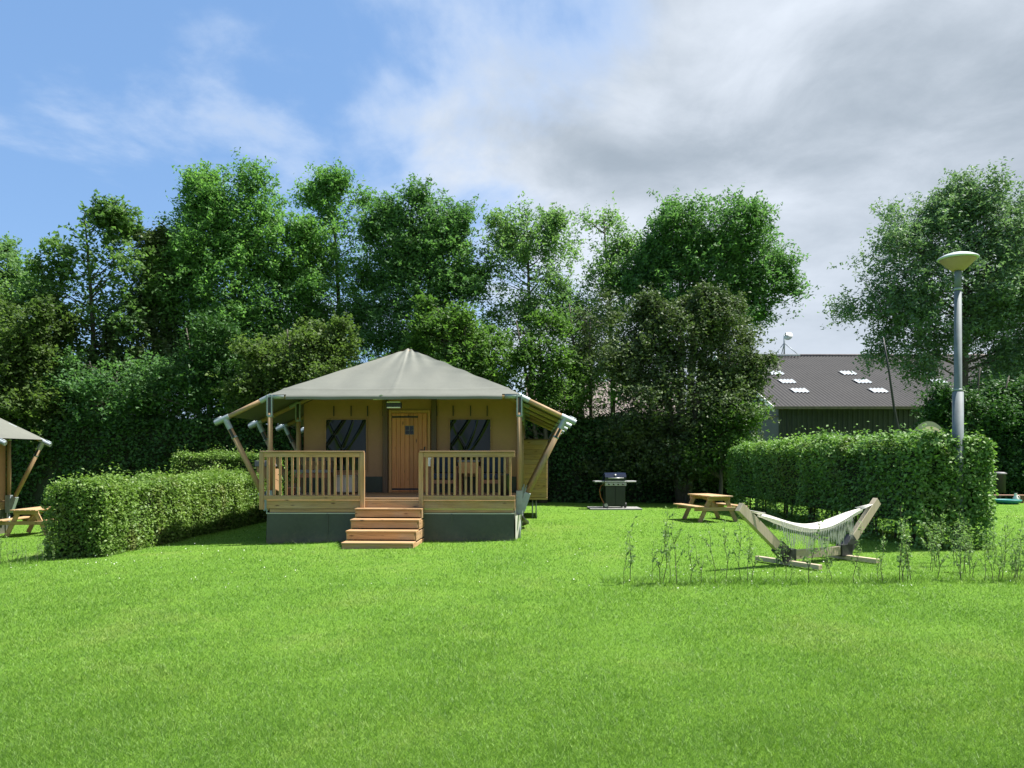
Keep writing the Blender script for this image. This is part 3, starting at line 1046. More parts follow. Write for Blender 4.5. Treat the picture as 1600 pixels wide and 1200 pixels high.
# ------------------------------------------------------------------ safari tent
def build_tent():
    t = thing('safari_tent', 'safari tent with olive canvas roof, wooden porch and railing, centre', 'tent', (TX, TY, 0), TROT)
    HW, PX_, OX = 2.47, 2.55, 3.52     # half deck, post line, outer eave
    RZ, EZ = 4.12, 2.90                # ridge and post-top heights
    YB = 8.15                          # back
    sl = (RZ - EZ) / PX_

    def rz(x):
        return RZ - sl * abs(x)

    # --- canvas roof: front hip plus two slopes
    fr = MB()
    y0, ya = 0.40, 2.40

    def wr(x, y):                       # soft wrinkles and sag of the cloth
        s = max(0, 1 - math.hypot(x, y - ya) / 1.3)
        return 0.012 * math.sin(21 * math.atan2(y - ya - .3, x + 1e-3)) * s + 0.006 * math.sin(3.1 * x + 1) * math.sin(2 * y)

    def hip(u, w):
        # w 0 at the eave .. 1 at the peak; u across
        half = (PX_ + 0.02) * (1 - w)
        x = (2 * u - 1) * half
        y = y0 + (ya - y0) * w
        base = EZ + 0.05 + (RZ + 0.03 - EZ - 0.05) * w
        sag = -0.05 * math.sin(math.pi * min(1, w * 1.05)) * (1 - abs(2 * u - 1) ** 4)
        seam = 0.010 * math.exp(-((x + .04) / .03) ** 2)
        lip = -0.015 * max(0, 1 - w / 0.09)
        ridge = 0.016 * math.exp(-((w - .1) / .012) ** 2)
        ed = half - abs(x)
        fold = .008 * math.sin(52 * w + 6 * abs(x)) * math.exp(-(ed / .28) ** 2) * (.25 + .75 * w) * (1 if x > 0 else .5)
        fold += .007 * math.sin(9 * x + 2.5 * math.sin(5 * w)) * math.sin(math.pi * w)
        return (x, y, base + sag + lip + seam + ridge + wr(x, y) + fold)
    fr.grid(hip, 90, 70)
    roof = fr.build('roof_canvas', 'canvas_roof', t, True)
    # front hem hanging over the eave pole
    mb = MB()
    mb.grid(lambda u, w: ((2 * u - 1) * 2.2, y0 + .004 - .066 * math.sin(min(1, (1 - w) * 1.6) * 1.571) - .004 * math.sin(u * 40) * (1 - w), EZ + .048 - .115 * (1 - w) + .005 * math.sin(u * 23) * (1 - w)), 80, 8)
    mb.build('hem', 'canvas_roof', roof, True)
    for s in (-1, 1):
        mb = MB()

        def slope(u, w, s=s):
            # u 0 ridge .. 1 outer eave, w 0 front .. 1 back
            x = u * (OX - 0.02)
            yf = ya - (ya - y0 - .07) * min(1, x / PX_)
            y = yf + (YB - yf) * w
            bays = ((y - .45) / 1.9) % 1.0
            sag = -0.035 * math.sin(math.pi * bays) ** 2 * math.sin(math.pi * min(1, u * .9 + .1))
            return (s * x, y, rz(x) + 0.055 + sag)
        mb.grid(slope, 18, 44)
        mb.build('side_canvas', 'canvas_roof', t, True)
    # --- frame poles
    steel_r = 0.056

    def sleeve(p0, p1, parent, r=steel_r, name='pole_sleeve'):
        m = MB().tube([p0, p1], r, 12).build(name, 'steel', parent, False)
        return m
    # eave pole
    MB().tube([(-PX_, .45, EZ), (PX_, .45, EZ)], .048, 12).build('eave_pole', 'pole_x', t, True)
    for s in (-1, 1):
        MB().tube([(s * PX_, .45, EZ), (s * (PX_ - .30), .45, EZ)], .056, 12).build('pole_sleeve', 'steel', t, True)
        MB().tube([(s * PX_, .45, EZ), (0, 2.4, RZ - .05)], .045, 10).build('hip_pole', 'pole_x', t, True)
    MB().tube([(0, 2.4, RZ - .05), (0, YB, RZ - .05)], .05, 10).build('ridge_pole', 'pole_y', t, True)
    for i, yy in enumerate((.45, 2.35, 4.25, 6.15, 8.05)):
        for s in (-1, 1):
            top = Vector((s * PX_, yy, EZ)); out = Vector((s * (OX + .06), yy, rz(OX + .06)))
            foot = Vector((s * PX_, yy, .62))
            post = MB().tube([foot, top], .052, 12).build('post', 'pole_z', t, True)
            # forked metal head of the post
            for dx in (-.045, .045):
                MB().beam(top + Vector((dx, -.03, .03)), top + Vector((dx, -.03, -.40)), .028, .06, (0, 1, 0)).build('post_bracket', 'steel', post)
            MB().beam(top + Vector((0, -.045, -.02)), top + Vector((0, -.045, -.34)), .05, .03, (0, 1, 0)).build('strap', 'black', post)
            MB().tube([top + Vector((0, 0, -.43)), top + Vector((0, 0, -.38))], .062, 12).build('strap_buckle', 'steel', post, True)
            if i == 0:
                ra = MB().tube([top, out], .048, 12).build('rafter_pole', 'pole_x', t, True)
            else:
                ra = MB().tube([Vector((0, yy, RZ - .05)), out], .048, 12).build('rafter_pole', 'pole_x', t, True)
            d = (out - top).normalized()
            sleeve(top - d * .02, top + d * .22, ra)
            sleeve(out - d * .20, out + d * .12, ra, .058)
            MB().tube([out + d * .13 + Vector((0, 0, .07)), out - d * .02 + Vector((0, 0, .07))], .018, 8).build('hook', 'steel', ra, True)
            # leaning strut from the deck to the eave
            a = Vector((s * (PX_ + .07), yy, .74)); b = out - d * .12 + Vector((0, 0, -.03))
            st = MB().tube([a, b], .054, 12).build('strut', 'pole_z', t, True)
            e = (b - a).normalized()
            sleeve(b - e * .22, b + e * .01, st, .060)
            MB().beam(b - e * .42 + Vector((0, -.055, 0)), b - e * .22 + Vector((0, -.055, 0)), .05, .02, (0, 1, 0)).build('strap', 'black', st)
            MB().tube([b - e * .43, b - e * .39], .062, 12).build('strap_buckle', 'steel', st, True)
            # steel foot
            m = MB().box(s * PX_ - .065, s * PX_ + .065, yy - .07, yy + .07, .50, .98)
            m.beam(a + Vector((s * -.02, 0, -.16)), a + e * .22, .13, .13, (0, 1, 0))
            m.box(min(s * (HW - .08), s * (PX_ - .03)), max(s * (HW - .08), s * (PX_ - .03)), yy - .05, yy + .05, .66, .78)
            m.build('steel_foot', 'steel', t)
            MB().tube([(s * PX_, yy, -.15), (s * PX_, yy, .5)], .028, 8).build('ground_stake', 'steel', t, True)
    # --- deck
    for k in range(17):
        ya_ = .03 + k * .145
        MB().box(-HW + .01, HW - .01, ya_, ya_ + .14, .815, .85).build('floorboard', 'wood_x', t)
    MB().box(-HW + .02, HW - .02, 2.5, YB, .70, .83).build('floor_platform', 'wood_x', t)
    MB().box(-HW, HW, 0, .035, .635, .808).build('fascia_board', 'wood_x', t)
    MB().box(-HW + .06, HW - .02, .006, .038, .563, .628).build('fascia_board', 'wood_x', t)
    for s in (-1, 1):
        MB().box(min(s * HW, s * (HW - .035)), max(s * HW, s * (HW - .035)), .04, YB, .60, .81).build('side_fascia_board', 'wood_y', t)
    # --- railing, left and right of the steps
    for x0, x1, nb in ((-2.60, -.50, 16), (.57, 2.48, 16)):
        for xp in ((x0, x1 - .09) if x0 < 0 else (x0,)):
            MB().box(xp, xp + .09, -.055, .03 - .035, .62 if xp < -2 else .66, 1.75).build('railing_post', 'wood_z', t)
        MB().box(x0 + .02, x1 - .01, -.075, .012 - .02, 1.752, 1.782).build('top_rail', 'wood_x', t)
        MB().box(x0 + .093, x1 - (.093 if x0 < 0 else .01), -.048, -.012, 1.66, 1.749).build('top_rail', 'wood_x', t)
        MB().box(x0 + .093, x1 - (.093 if x0 < 0 else .01), -.052, -.004, .812, .90).build('bottom_rail', 'wood_x', t)
        me = MB().box(-.021, .021, -.04, -.016 + .018, .902, 1.658).mesh('baluster', 'wood_z')
        for k in range(nb):
            bx = x0 + .093 + (k + .6) * (x1 - x0 - .15) / nb
            link('baluster', me, t, None, (bx, 0, 0))
    # --- skirt below the deck
    mb = MB()
    mb.grid(lambda u, w: (-HW + .015 + u * (2 * HW - .03), -.012 - .03 * w * (1 - w) - .026 * math.sin(11 * u + 3 * w + 2 * math.sin(6 * u)) * w - .03 * w, .553 - w * .72), 50, 8)
    mb.build('skirt', 'canvas_skirt', t, True)
    MB().box(-HW + .01, HW - .01, -.016, -.004, .535, .556, .002).build('skirt_hem', 'hem', t)
    for xs in (-1.25, 1.22):
        MB().beam((xs, -.022, .54), (xs + .01, -.058, -.1), .035, .006, (0, 1, 0), .002).build('skirt_seam', 'canvas_skirt', t)
    for s in (-1, 1):
        mb = MB()
        mb.grid(lambda u, w, s=s: (s * (HW - .02 + .03 * w + .012 * math.sin(9 * u + 3 * w)), .0 + u * YB, .60 - w * .80), 30, 6)
        mb.build('skirt', 'canvas_skirt', t, True)
    mb = MB()
    mb.grid(lambda u, w: (HW - .01 + .02 + .12 * u * (1 - w * .9), .012 + .45 * u, .50 - .66 * w + .0 * u), 8, 8)
    mb.build('sun_tinted_skirt_flap', 'hem', t, True)  # sunlight on the skirt's side is put into this pale colour
    # --- canvas walls
    WX, WY = 2.46, 2.46
    mb = MB()

    def front(u, w):
        x = (2 * u - 1) * WX
        ztop = rz(x) - .06
        return (x, WY + .012 * math.sin(5 * u + 4 * w) * math.sin(math.pi * w), .84 + (ztop - .84) * w)
    mb.grid(front, 40, 24)
    mb.build('front_wall', 'canvas_wall', t, True)
    for s in (-1, 1):
        mb = MB()
        mb.grid(lambda u, w, s=s: (s * WX, WY + u * (YB - WY - .1), .84 + w * (EZ - .84)), 20, 8)
        mb.build('side_wall', 'canvas_wall', t, True)
    mb = MB()
    mb.grid(lambda u, w: ((2 * u - 1) * WX, YB - .1, .84 + (rz((2 * u - 1) * WX) - .06 - .84) * w), 10, 6)
    mb.build('back_wall', 'canvas_wall', t)
    for x0, x1 in ((-2.45, -.50), (.50, 2.45)):
        mb = MB()
        mb.grid(lambda u, w: (x0 + u * (x1 - x0), WY - .03 - .006 * math.sin(9 * u), .845 + w * .37), 20, 4)
        mb.build('wall_foot_band', 'canvas_skirt', t, True)
    # plastic windows with creases
    for x0 in (-1.93, .93):
        mb = MB()
        k = random.uniform(0, 3)

        def wf(u, w, x0=x0, k=k):
            c = 0.0
            for q, (sl_, of, am) in enumerate(((.55, .1, .010), (.75, .42, .012), (.4, .62, .008), (.9, .95, .012), (.3, 1.2, .010), (-.5, .1, .008), (-.7, -.25, .010))):
                dd = (u + sl_ * (1 - w) * .9 - of - .06 * math.sin(4 * w + k + q)) / .022
                c += 3.2 * am * math.exp(-dd * dd) * (.25 + .75 * abs(math.sin(2.2 * w + q + k)))
            c += .006 * math.sin(7 * u + 3 * w + k)
            return (x0 + u * .92, WY - .045 - c, 1.36 + w * 1.16)
        mb.grid(wf, 90, 40)
        w_ = mb.build('window', 'pane', t, True)
        m = MB()
        for a, b_ in (((x0 - .03, 1.33), (x0 + .95, 1.36)), ((x0 - .03, 2.52), (x0 + .95, 2.55)), ((x0 - .03, 1.36), (x0, 2.52)), ((x0 + .92, 1.36), (x0 + .95, 2.52))):
            m.box(a[0], b_[0], WY - .034, WY - .022, a[1], b_[1], .003)
        m.build('window_border', 'canvas_wall', w_)
    # straps below the eave
    for x in (-1.75, -1.35, -.97, -.62, .62, 1.0, 1.4, 1.78):
        MB().box(x - .012, x + .012, WY - .06, WY - .045, 2.60, 2.84, .002).build('canvas_strap', 'black', t)
    # door
    fm = MB()
    fm.box(-.475, -.41, WY - .07, WY - .02, .85, 2.74); fm.box(.41, .475, WY - .07, WY - .02, .85, 2.74)
    fm.box(-.407, .407, WY - .07, WY - .02, 2.675, 2.735)
    fm.build('door_frame', 'frame', t)
    for x in (-.56, .56):
        MB().box(x - .06, x + .06, WY - .085, WY - .015, .85, 2.98).build('door_post', 'brown', t)
    dr = MB().box(-.40, .40, WY - .078, WY - .055, .87, 2.67, .003).build('door', 'door', t)
    me = MB().box(-.0475, .0475, WY - .094, WY - .0785, .875, 2.665, .006).mesh('door_plank', 'door')
    for k in range(8):
        link('plank', me, dr, None, (-.35 + k * .1, 0, 0))
    for zz in (.93, 2.58):
        MB().box(-.40, .20, WY - .104, WY - .0945, zz - .02, zz + .02, .003).build('strap_hinge', 'black', dr)
    for a in (0, 1):
        for b_ in (0, 1):
            MB().box(-.085 + a * .095, -.005 + a * .095, WY - .103, WY - .0945, 2.19 + b_ * .095, 2.27 + b_ * .095, .002).build('pane', 'pane', dr)
    MB().box(-.10, .105, WY - .0985, WY - .0942, 2.175, 2.38, .002).build('pane_surround', 'slate', dr)
    h = MB().box(.335, .365, WY - .108, WY - .0945, 1.72, 1.90)
    h.tube([(.35, WY - .10, 1.82), (.35, WY - .15, 1.82), (.25, WY - .15, 1.82)], .012, 8)
    h.build('door_handle', 'black', dr)
    MB().box(-.42, .42, WY - .16, WY - .08, .852, .872).build('door_sill', 'frame', t)
    # flat lamp box above the door
    lb = MB().box(-.22, .10, .70, .80, 2.68, 2.80, .01).build('porch_lamp', 'black', t)
    MB().box(-.20, .08, .69, .70, 2.675, 2.70, .004).build('diffuser', 'whitepaint', lb)
    MB().box(-.20, .08, .69, .70, 2.79, 2.81, .004).build('diffuser', 'whitepaint', lb)
    mb = MB()
    mb.add([(-.42, .37, EZ - .06), (-.12, .36, EZ - .05), (-.25, .345, EZ + .03), (-.42, .39, EZ - .08), (-.12, .38, EZ - .07)], [(0, 1, 2), (0, 3, 4, 1)])
    mb.build('canvas_vent_flap', 'hem', t)
    return t


tent = build_tent()


def build_left_tent():
    c = dup(tent)
    c.location = (-16.25, 12.95, -.36)
    c.rotation_euler = (0, 0, R(0.5))
    tag(c, 'second tent cut off by the left picture edge, only a roof corner and strut showing', 'tent')


build_left_tent()


def build_steps():
    s = thing('wooden_steps', 'four-tread wooden steps leading up to the tent porch', 'steps', (TX + .02, TY - .02, 0), TROT + R(-1.2))
    W = .66
    zs = (.66, .475, .29, .105)
    ys = (-.30, -.62, -.94, -1.26)
    for i, (z, y) in enumerate(zip(zs, ys)):
        for k in range(2):
            MB().box(-W, W, y + k * .155, y + k * .155 + .150, z - .035, z, .005).build('tread', 'wood_x', s)
        MB().box(-W + .012, W - .035, y + .022, y + .045, z - .165 if i < 3 else z - .16, z - .038).build('riser', 'wood_x', s)
        for sd in (-1, 1):
            MB().box(sd * (W - .018) - .016, sd * (W - .018) + .016, y + .05, -.01 - .004 * i, z - .19 if i < 3 else -.1, z - .037).build('side_board', 'wood_y', s)
    for sd in (-1, 1):
        MB().box(sd * (W - .055) - .02, sd * (W - .055) + .02, -.09, -.03, -.1, .62).build('stringer_post', 'wood_z', s)


build_steps()


def build_cabin():
    c = thing('plank_cabin', 'small honey-coloured plank cabin on thin legs at the tent right side', 'cabin', (TX + 2.95, TY + 5.8, 0), TROT)
    MB().box(-.38, .40, .02, 2.0, .60, 2.10).build('wall', 'box_x', c)
    me = MB().box(-.40, .42, -.012, .018, 0, .128, .006).mesh('plank', 'box_x')
    for k in range(12):
        link('plank', me, c, None, (0, 0, .56 + k * .131))
    me2 = MB().box(.403, .428, .0, 2.0, 0, .128, .006).mesh('side_plank', 'box_y')
    for k in range(12):
        link('plank', me2, c, None, (0, 0, .56 + k * .131))
    MB().box(-.44, .46, -.05, 2.05, 2.135, 2.16).build('lid_board', 'brown', c)
    MB().box(-.40, .43, -.02, 2.0, .50, .555).build('floor_beam', 'box_x', c)
    for x in (.02, .12):
        MB().tube([(x, .1, -.1), (x, .1, .5)], .017, 8).build('leg', 'steel', c, True)
    MB().tube([(.02, 1.8, -.1), (.02, 1.8, .5)], .017, 8).build('leg', 'steel', c, True)
    p = MB().tube([(-.3, -.6, .05), (-.18, -.9, .12), (-.28, -1.6, .25), (-.36, -2.2, .38)], .045, 8)
    tag(p.build('drain_pipe', 'black', None, True), 'black drain pipe lying in the grass behind the right deck corner', 'pipe').location = (TX + 2.95, TY + 5.0 - 1.2, 0)
    # wooden cupboard standing on the far side, left of the porch
    b = thing('storage_cupboard', 'wooden cupboard with grey top behind the left porch strut', 'cupboard', (-6.98, 21.6, -.1), R(4))
    MB().box(-.20, .30, 0, .5, 0, 1.50).build('body', 'wood_z', b)
    MB().box(-.24, .34, -.05, .55, 1.503, 1.66).build('top', 'slate', b)
    for x in (-.195, .055):
        MB().box(x, x + .24, -.02, -.002, .08, 1.46).build('door', 'wood_z', b)


build_cabin()


def build_porch_furniture():
    Z = .852

    def at(x, y):
        return (TX + x, TY + y, Z)

    def chair(label, x, y):
        c = thing('lounge_chair', label, 'chair', at(x, y), TROT, 'dark cushioned chairs on the porch')
        for sx in (-.30, .26):
            for sy in (-.28, .26):
                MB().box(sx, sx + .05, sy, sy + .05, 0, .58 if sy < 0 else .80).build('leg', 'redwood', c)
        MB().box(-.245, .255, -.28, -.25, .24, .32).build('seat_rail', 'redwood', c)
        for sx in (-.31, .245):
            MB().box(sx, sx + .075, -.30, .33, .583, .61).build('armrest', 'redwood', c)
        MB().box(-.24, .25, -.27, .27, .325, .45, .03).build('seat_cushion', 'cushion', c)
        MB().box(-.24, .25, .17, .29, .455, .92, .03).build('back_cushion', 'cushion', c)
    chair('dark blue cushioned chair on the porch next to the door', .93, 1.55)
    chair('dark blue cushioned chair at the right end of the porch', 2.0, 1.55)
    tb = thing('porch_table', 'small grey topped table between the two dark porch chairs', 'table', at(1.46, 1.9), TROT)
    MB().box(-.24, .24, -.28, .28, .70, .745).build('table_top', 'slate', tb)
    MB().box(-.22, .22, -.26, -.23, .45, .697).build('apron', 'frame', tb)
    for sx in (-.21, .16):
        for sy in (-.22, .18):
            MB().box(sx, sx + .05, sy, sy + .05, 0, .69).build('leg', 'redwood', tb)
    fl = thing('folded_leaflet', 'white and red leaflet on the left armrest of the porch chair', 'leaflet', at(.66, 1.28), TROT)
    MB().box(-.05, .05, -.01, .01, .613, .80, .002).build('page', 'whitepaint', fl)
    MB().box(.005, .06, -.016, -.0105, .613, .77, .002).build('cover', 'red', fl)
    bn = thing('black_bin', 'black bin in the right corner of the porch', 'bin', at(2.25, .72), TROT)
    MB().lathe([(.10, 0), (.13, .42), (.138, .43), (.138, .46), (.12, .465)], 20).build('body', 'black', bn, True)
    # left side
    b = thing('porch_bench', 'brown wooden bench with grey seat at the left end of the porch', 'bench', at(-1.95, 1.7), TROT)
    MB().box(-.38, .38, -.30, .30, .47, .53).build('seat', 'slate', b)
    MB().box(-.36, .36, -.28, -.25, .36, .467).build('apron', 'redwood', b)
    for sx in (-.36, .31):
        for sy in (-.27, .22):
            MB().box(sx, sx + .05, sy, sy + .05, 0, .467).build('leg', 'brown', b)
    MB().box(-.38, .38, .24, .28, .72, .90).build('backrest', 'brown', b)
    for sx in (-.34, .29):
        MB().box(sx, sx + .05, .285, .32, .532, .90).build('back_post', 'brown', b)
    w = thing('white_cupboard', 'low cream cupboard standing below the left tent window', 'cupboard', at(-1.28, 1.95), TROT)
    MB().box(-.22, .20, -.2, .2, .03, .385).build('body', 'whitecab', w)
    for x in (-.212, -.006):
        MB().box(x, x + .198, -.216, -.2025, .045, .37).build('door', 'whitecab', w)
    MB().box(-.235, .215, -.22, .215, .388, .405).build('top', 'whitecab', w)
    p = thing('potted_plant', 'small potted plant with pale leaves at the left end of the porch', 'plant', at(-2.18, .75), TROT)
    MB().lathe([(.07, 0), (.10, .16), (.108, .165), (.108, .19), (.09, .19)], 18).build('pot', 'brick', p, True)
    c = rng.normal(0, 1, (60, 3)) * (.10, .08, .08) + (0, 0, .34)
    link('leaves', np_mesh('leaves', leaf_quads(c, .10, .06, .3), 4, 'sapleaf'), p)
    mb = MB()
    for k in range(7):
        mb.tube([(0, 0, .17), tuple(c[k])], .004, 5)
    mb.build('stems', 'stem', p, False, 'stuff')


build_porch_furniture()


# ------------------------------------------------------------------ garden things
def picnic_table(label, loc, rz):
    t = thing('picnic_table', label, 'picnic table', loc, rz, 'wooden picnic tables')
    L = .78
    for k in range(5):
        MB().box(-.345 + k * .14, -.345 + k * .14 + .132, -L, L, .715, .755, .006).build('top_plank', 'picnic_y', t)
    for s in (-1, 1):
        for k in range(2):
            x = s * (.60 + k * .14)
            MB().box(x - .066, x + .066, -L, L, .425, .465, .006).build('seat_plank', 'picnic_y', t)
        for yy in (-.55, .55):
            MB().beam((s * .56, yy, 0), (s * .22, yy, .712), .045, .12, (1, 0, 0)).build('leg', 'picnic_z', t)
    for yy in (-.55, .55):
        o = .046 * (1 if yy > 0 else -1)
        MB().box(-.74, .74, yy + o - .021, yy + o + .021, .32, .423).build('seat_support', 'picnic_x', t)
        MB().box(-.34, .34, yy + o - .021, yy + o + .021, .615, .712).build('top_support', 'picnic_x', t)
        MB().beam((0, yy * .95, .66), (0, yy * .25, .66 - .04), .04, .08).build('brace', 'picnic_y', t)
    MB().beam((0, -.5, .40), (0, -.1, .70), .04, .08).build('brace', 'picnic_y', t)
    return t


picnic_table('wooden picnic table with benches standing behind the hammock', (5.17, 20.1, float(gz(5.2, 20))), R(11)).scale = (.89, .89, .89)
picnic_table('wooden picnic table half hidden behind the low left hedge', (-12.35, 20.0, float(gz(-12.35, 20))), R(4)).scale = (.9, .9, .9)


def build_bbq():
    sl = thing('paving_slab', 'flat grey paving slabs under the gas barbecue', 'slab', (3.28, 24.7, 0), 0)
    for k in range(3):
        MB().box(-.82 + k * .55, -.82 + k * .55 + .54, -.55, .5, -.05, .045, .008).build('slab', 'concrete', sl)
    b = thing('gas_barbecue', 'black gas barbecue with silver side shelves in front of the dark shrub', 'barbecue', (3.28, 24.7, .047), R(3))
    MB().box(-.31, .33, -.20, .26, .06, .70, .01).build('cabinet', 'blackpaint', b)
    for x in (-.305, .013):
        MB().box(x, x + .312, -.216, -.203, .08, .68, .006).build('cabinet_door', 'blackpaint', b)
    MB().box(-.33, .35, -.25, .28, .703, .81, .01).build('control_panel', 'silver', b)
    for k in range(4):
        MB().tube([(-.21 + k * .15, -.25, .755), (-.21 + k * .15, -.29, .755)], .026, 12).build('knob', 'black', b, True)
    for x0, x1 in ((-.66, -.345), (.365, .68)):
        MB().box(x0, x1, -.23, .25, .815, .86, .01).build('side_shelf', 'silver', b)
    MB().box(-.34, .36, -.26, .28, .813, .862, .01).build('firebox_rim', 'silver', b)
    mb = MB()
    prof = [(-.24, .865), (-.25, .98), (-.20, 1.07), (-.08, 1.12), (.10, 1.12), (.22, 1.05), (.26, .865)]
    n = len(prof)
    vs = [(x, y, z) for x in (-.33, .35) for y, z in prof]
    fs = [(i, (i + 1) % n, (i + 1) % n + n, i + n) for i in range(n)] + [tuple(range(n))[::-1], tuple(range(n, 2 * n))]
    lid = mb.add(vs, fs).build('lid', 'bluelid', b)
    MB().tube([(-.24, -.30, .95), (.26, -.30, .95)], .018, 10).build('handle', 'silver', lid, True)
    for x in (-.22, .24):
        MB().tube([(x, -.30, .95), (x, -.245, .95)], .012, 8).build('handle_mount', 'silver', lid, True)
    MB().lathe([(.035, 0), (.035, .008)], 16, (0, 0, 0)).build('gauge', 'silver', lid, True).matrix_local = Matrix.Translation((0, -.225, 1.045)) @ Matrix.Rotation(R(62), 4, 'X')
    for x in (-.34, .34):
        w = MB().tube([(x - .03, -.12, .085), (x + .03, -.12, .085)], .085, 20).build('wheel', 'black', b)
        MB().tube([(x - .034, -.12, .085), (x + .034, -.12, .085)], .055, 16).build('hub', 'silver', w)
    w = MB().tube([(-.30, -.245, .085), (-.30, -.215, .085)], .088, 20).build('wheel', 'black', b)
    MB().tube([(-.30, -.252, .085), (-.30, -.243, .085)], .06, 16).build('hub', 'silver', w)
    for x in (-.28, .27):
        MB().box(x, x + .05, .16, .22, 0, .06).build('foot', 'black', b)
    pts = [(-.34, -.1, .74), (-.44, -.12, .70), (-.49, -.14, .55), (-.46, -.16, .35), (-.38, -.2, .18), (-.33, -.22, .10)]
    MB().tube(pts, .012, 8).build('gas_hose', 'orange', b, True)


build_bbq()


def build_hammock():
    d = Vector((.868, .497, 0)).normalized()
    n = Vector((-d.y, d.x, 0))
    A = Vector((4.2, 11.72, 0)); B = A + d * 1.33
    st = thing('hammock_stand', 'pale wooden hammock stand with black corner brackets on the lawn', 'hammock stand', (A.x, A.y, 0))
    A0 = Vector((0, 0, 0)); B0 = B - A
    MB().beam(A0 + Vector((0, 0, .16)), B0 + Vector((0, 0, .16)), .07, .14).build('base_beam', 'pale_x', st)
    tops = []
    for P, s, run in ((A0, -1, 1.02), (B0, 1, .84)):
        p0 = P + d * s * .02 + Vector((0, 0, .16))
        p1 = P + d * s * run + Vector((0, 0, .93))
        MB().beam(p0, p1, .085, .145, n.cross(Vector((p1 - p0)).normalized())).build('post', 'pale_z', st)
        MB().beam(P - n * .60 + d * s * .0 + Vector((0, 0, .05)), P + n * .60 + Vector((0, 0, .05)), .085, .07).build('foot', 'pale_y', st)
        m = MB().beam(P - d * .13 + Vector((0, 0, .163)), P + d * .13 + Vector((0, 0, .163)), .13, .19)
        e = (p1 - p0).normalized()
        m.beam(p0, p0 + e * .26, .13, .19, n.cross(e))
        m.build('bracket', 'black', st)
        tops.append(A + p1 - e * .05)
    h = thing('hammock', 'white cotton hammock with fringe hanging from the wooden stand', 'hammock', (A.x, A.y, 0))
    a, b = tops[0] - A, tops[1] - A
    span = b - a
    sag = .38

    def cen(t):
        p = a + span * t
        return p + Vector((0, 0, -sag * math.sin(math.pi * min(1, max(0, t))) ** 1.45))
    for q, t1 in ((0, .13), (1, .87)):
        mb = MB()
        for k in range(7):
            off = (k - 3) * .03
            mb.tube([cen(q), cen(t1) + n * off + Vector((0, 0, abs(off) * .3))], .006, 5)
        mb.build('cords', 'cotton', h, True, 'stuff')
        MB().tube([cen(q) + Vector((0, 0, .02)), cen(q) - d * .0 + Vector((0, 0, -.03))], .02, 10).build('ring', 'steel', h, True)

    def cloth(u, w):
        t = .12 + .76 * u
        p = cen(t)
        wid = .03 + .085 * math.sin(math.pi * u) ** .6
        s = 2 * w - 1
        fold = .022 * math.sin(7 * s + 3 * u) * (1 - .4 * math.sin(math.pi * u)) + .01 * math.sin(19 * s + 9 * u)
        return p + n * (s * wid) + Vector((0, 0, (.05 + .06 * (s > 0)) * abs(s) ** 1.7 * math.sin(math.pi * u) ** .5 + fold - .02))
    mb = MB()
    mb.grid(cloth, 60, 28)
    mb.build('cloth', 'cotton', h, True)
    mb = MB()
    for w, fl in ((0.0, -1), (1.0, 1)):
        N = 84 if fl < 0 else 44
        pts = [Vector(cloth(.16 + .70 * i / N, w)) for i in range(N + 1)]
        for i in range(N):
            u = i / N
            dp = (.10 + .10 * abs(math.sin(u * math.pi * 4.5)) + .03 * math.sin(i * 2.3)) * (1.25 if fl < 0 else .7)
            p = pts[i]
            q = pts[min(N, i + 1)] if i % 2 else pts[max(0, i - 1)]
            dv = n * fl * .015
            mid = (p + q) * .5 + dv + Vector((0, 0, -dp * .45))
            mb.tube([p, mid], .0035, 4, False)
            mb.tube([q, mid], .0035, 4, False)
            sw = Vector((random.uniform(-.012, .012), random.uniform(-.012, .012), 0))
            mb.tube([mid, mid + Vector((0, 0, -dp * .5)) + sw, mid + Vector((0, 0, -dp * .95)) + sw * 1.6], [.0035, .004, .002], 4, False)
            mb.tube([mid, mid + Vector((.008, .004, -dp * .75)) - sw], [.004, .003], 4, False)
    mb.build('fringe', 'cotton', h, False, 'stuff')


build_hammock()


def build_lamp():
    x, y = 8.03, 13.83
    l = thing('street_lamp', 'grey street lamp post with cone shaped head rising from the right hedge', 'street lamp', (x, y, 0))
    MB().tube([(0, 0, -.1), (0, 0, 2.83)], .092, 24).build('lower_pole', 'pole_grey', l, True)
    MB().tube([(0, 0, 2.80), (0, 0, 2.86), (0, 0, 4.68)], [.090, .066, .060], 24).build('upper_pole', 'pole_grey', l, True)
    MB().tube([(0, 0, 2.855), (0, 0, 2.885)], .072, 24).build('collar', 'steel', l, True)
    MB().tube([(0, 0, 4.66), (0, 0, 4.70)], .069, 24).build('collar', 'steel', l, True)
    MB().tube([(0, 0, 4.69), (0, 0, 5.03)], .055, 24).build('neck', 'pole_grey', l, True)
    MB().box(-.045, .045, -.099, -.088, .55, .95, .004).build('hatch', 'pole_grey', l)
    MB().lathe([(.10, 5.02), (.11, 5.025), (.175, 5.08), (.24, 5.145), (.285, 5.195), (.30, 5.213)], 40).build('bowl', 'bowl', l, True)
    MB().lathe([(.31, 5.215), (.333, 5.222), (.336, 5.238), (.32, 5.255), (.23, 5.30), (.11, 5.335), (.02, 5.345)], 40).build('lid', 'lid', l, True)


build_lamp()


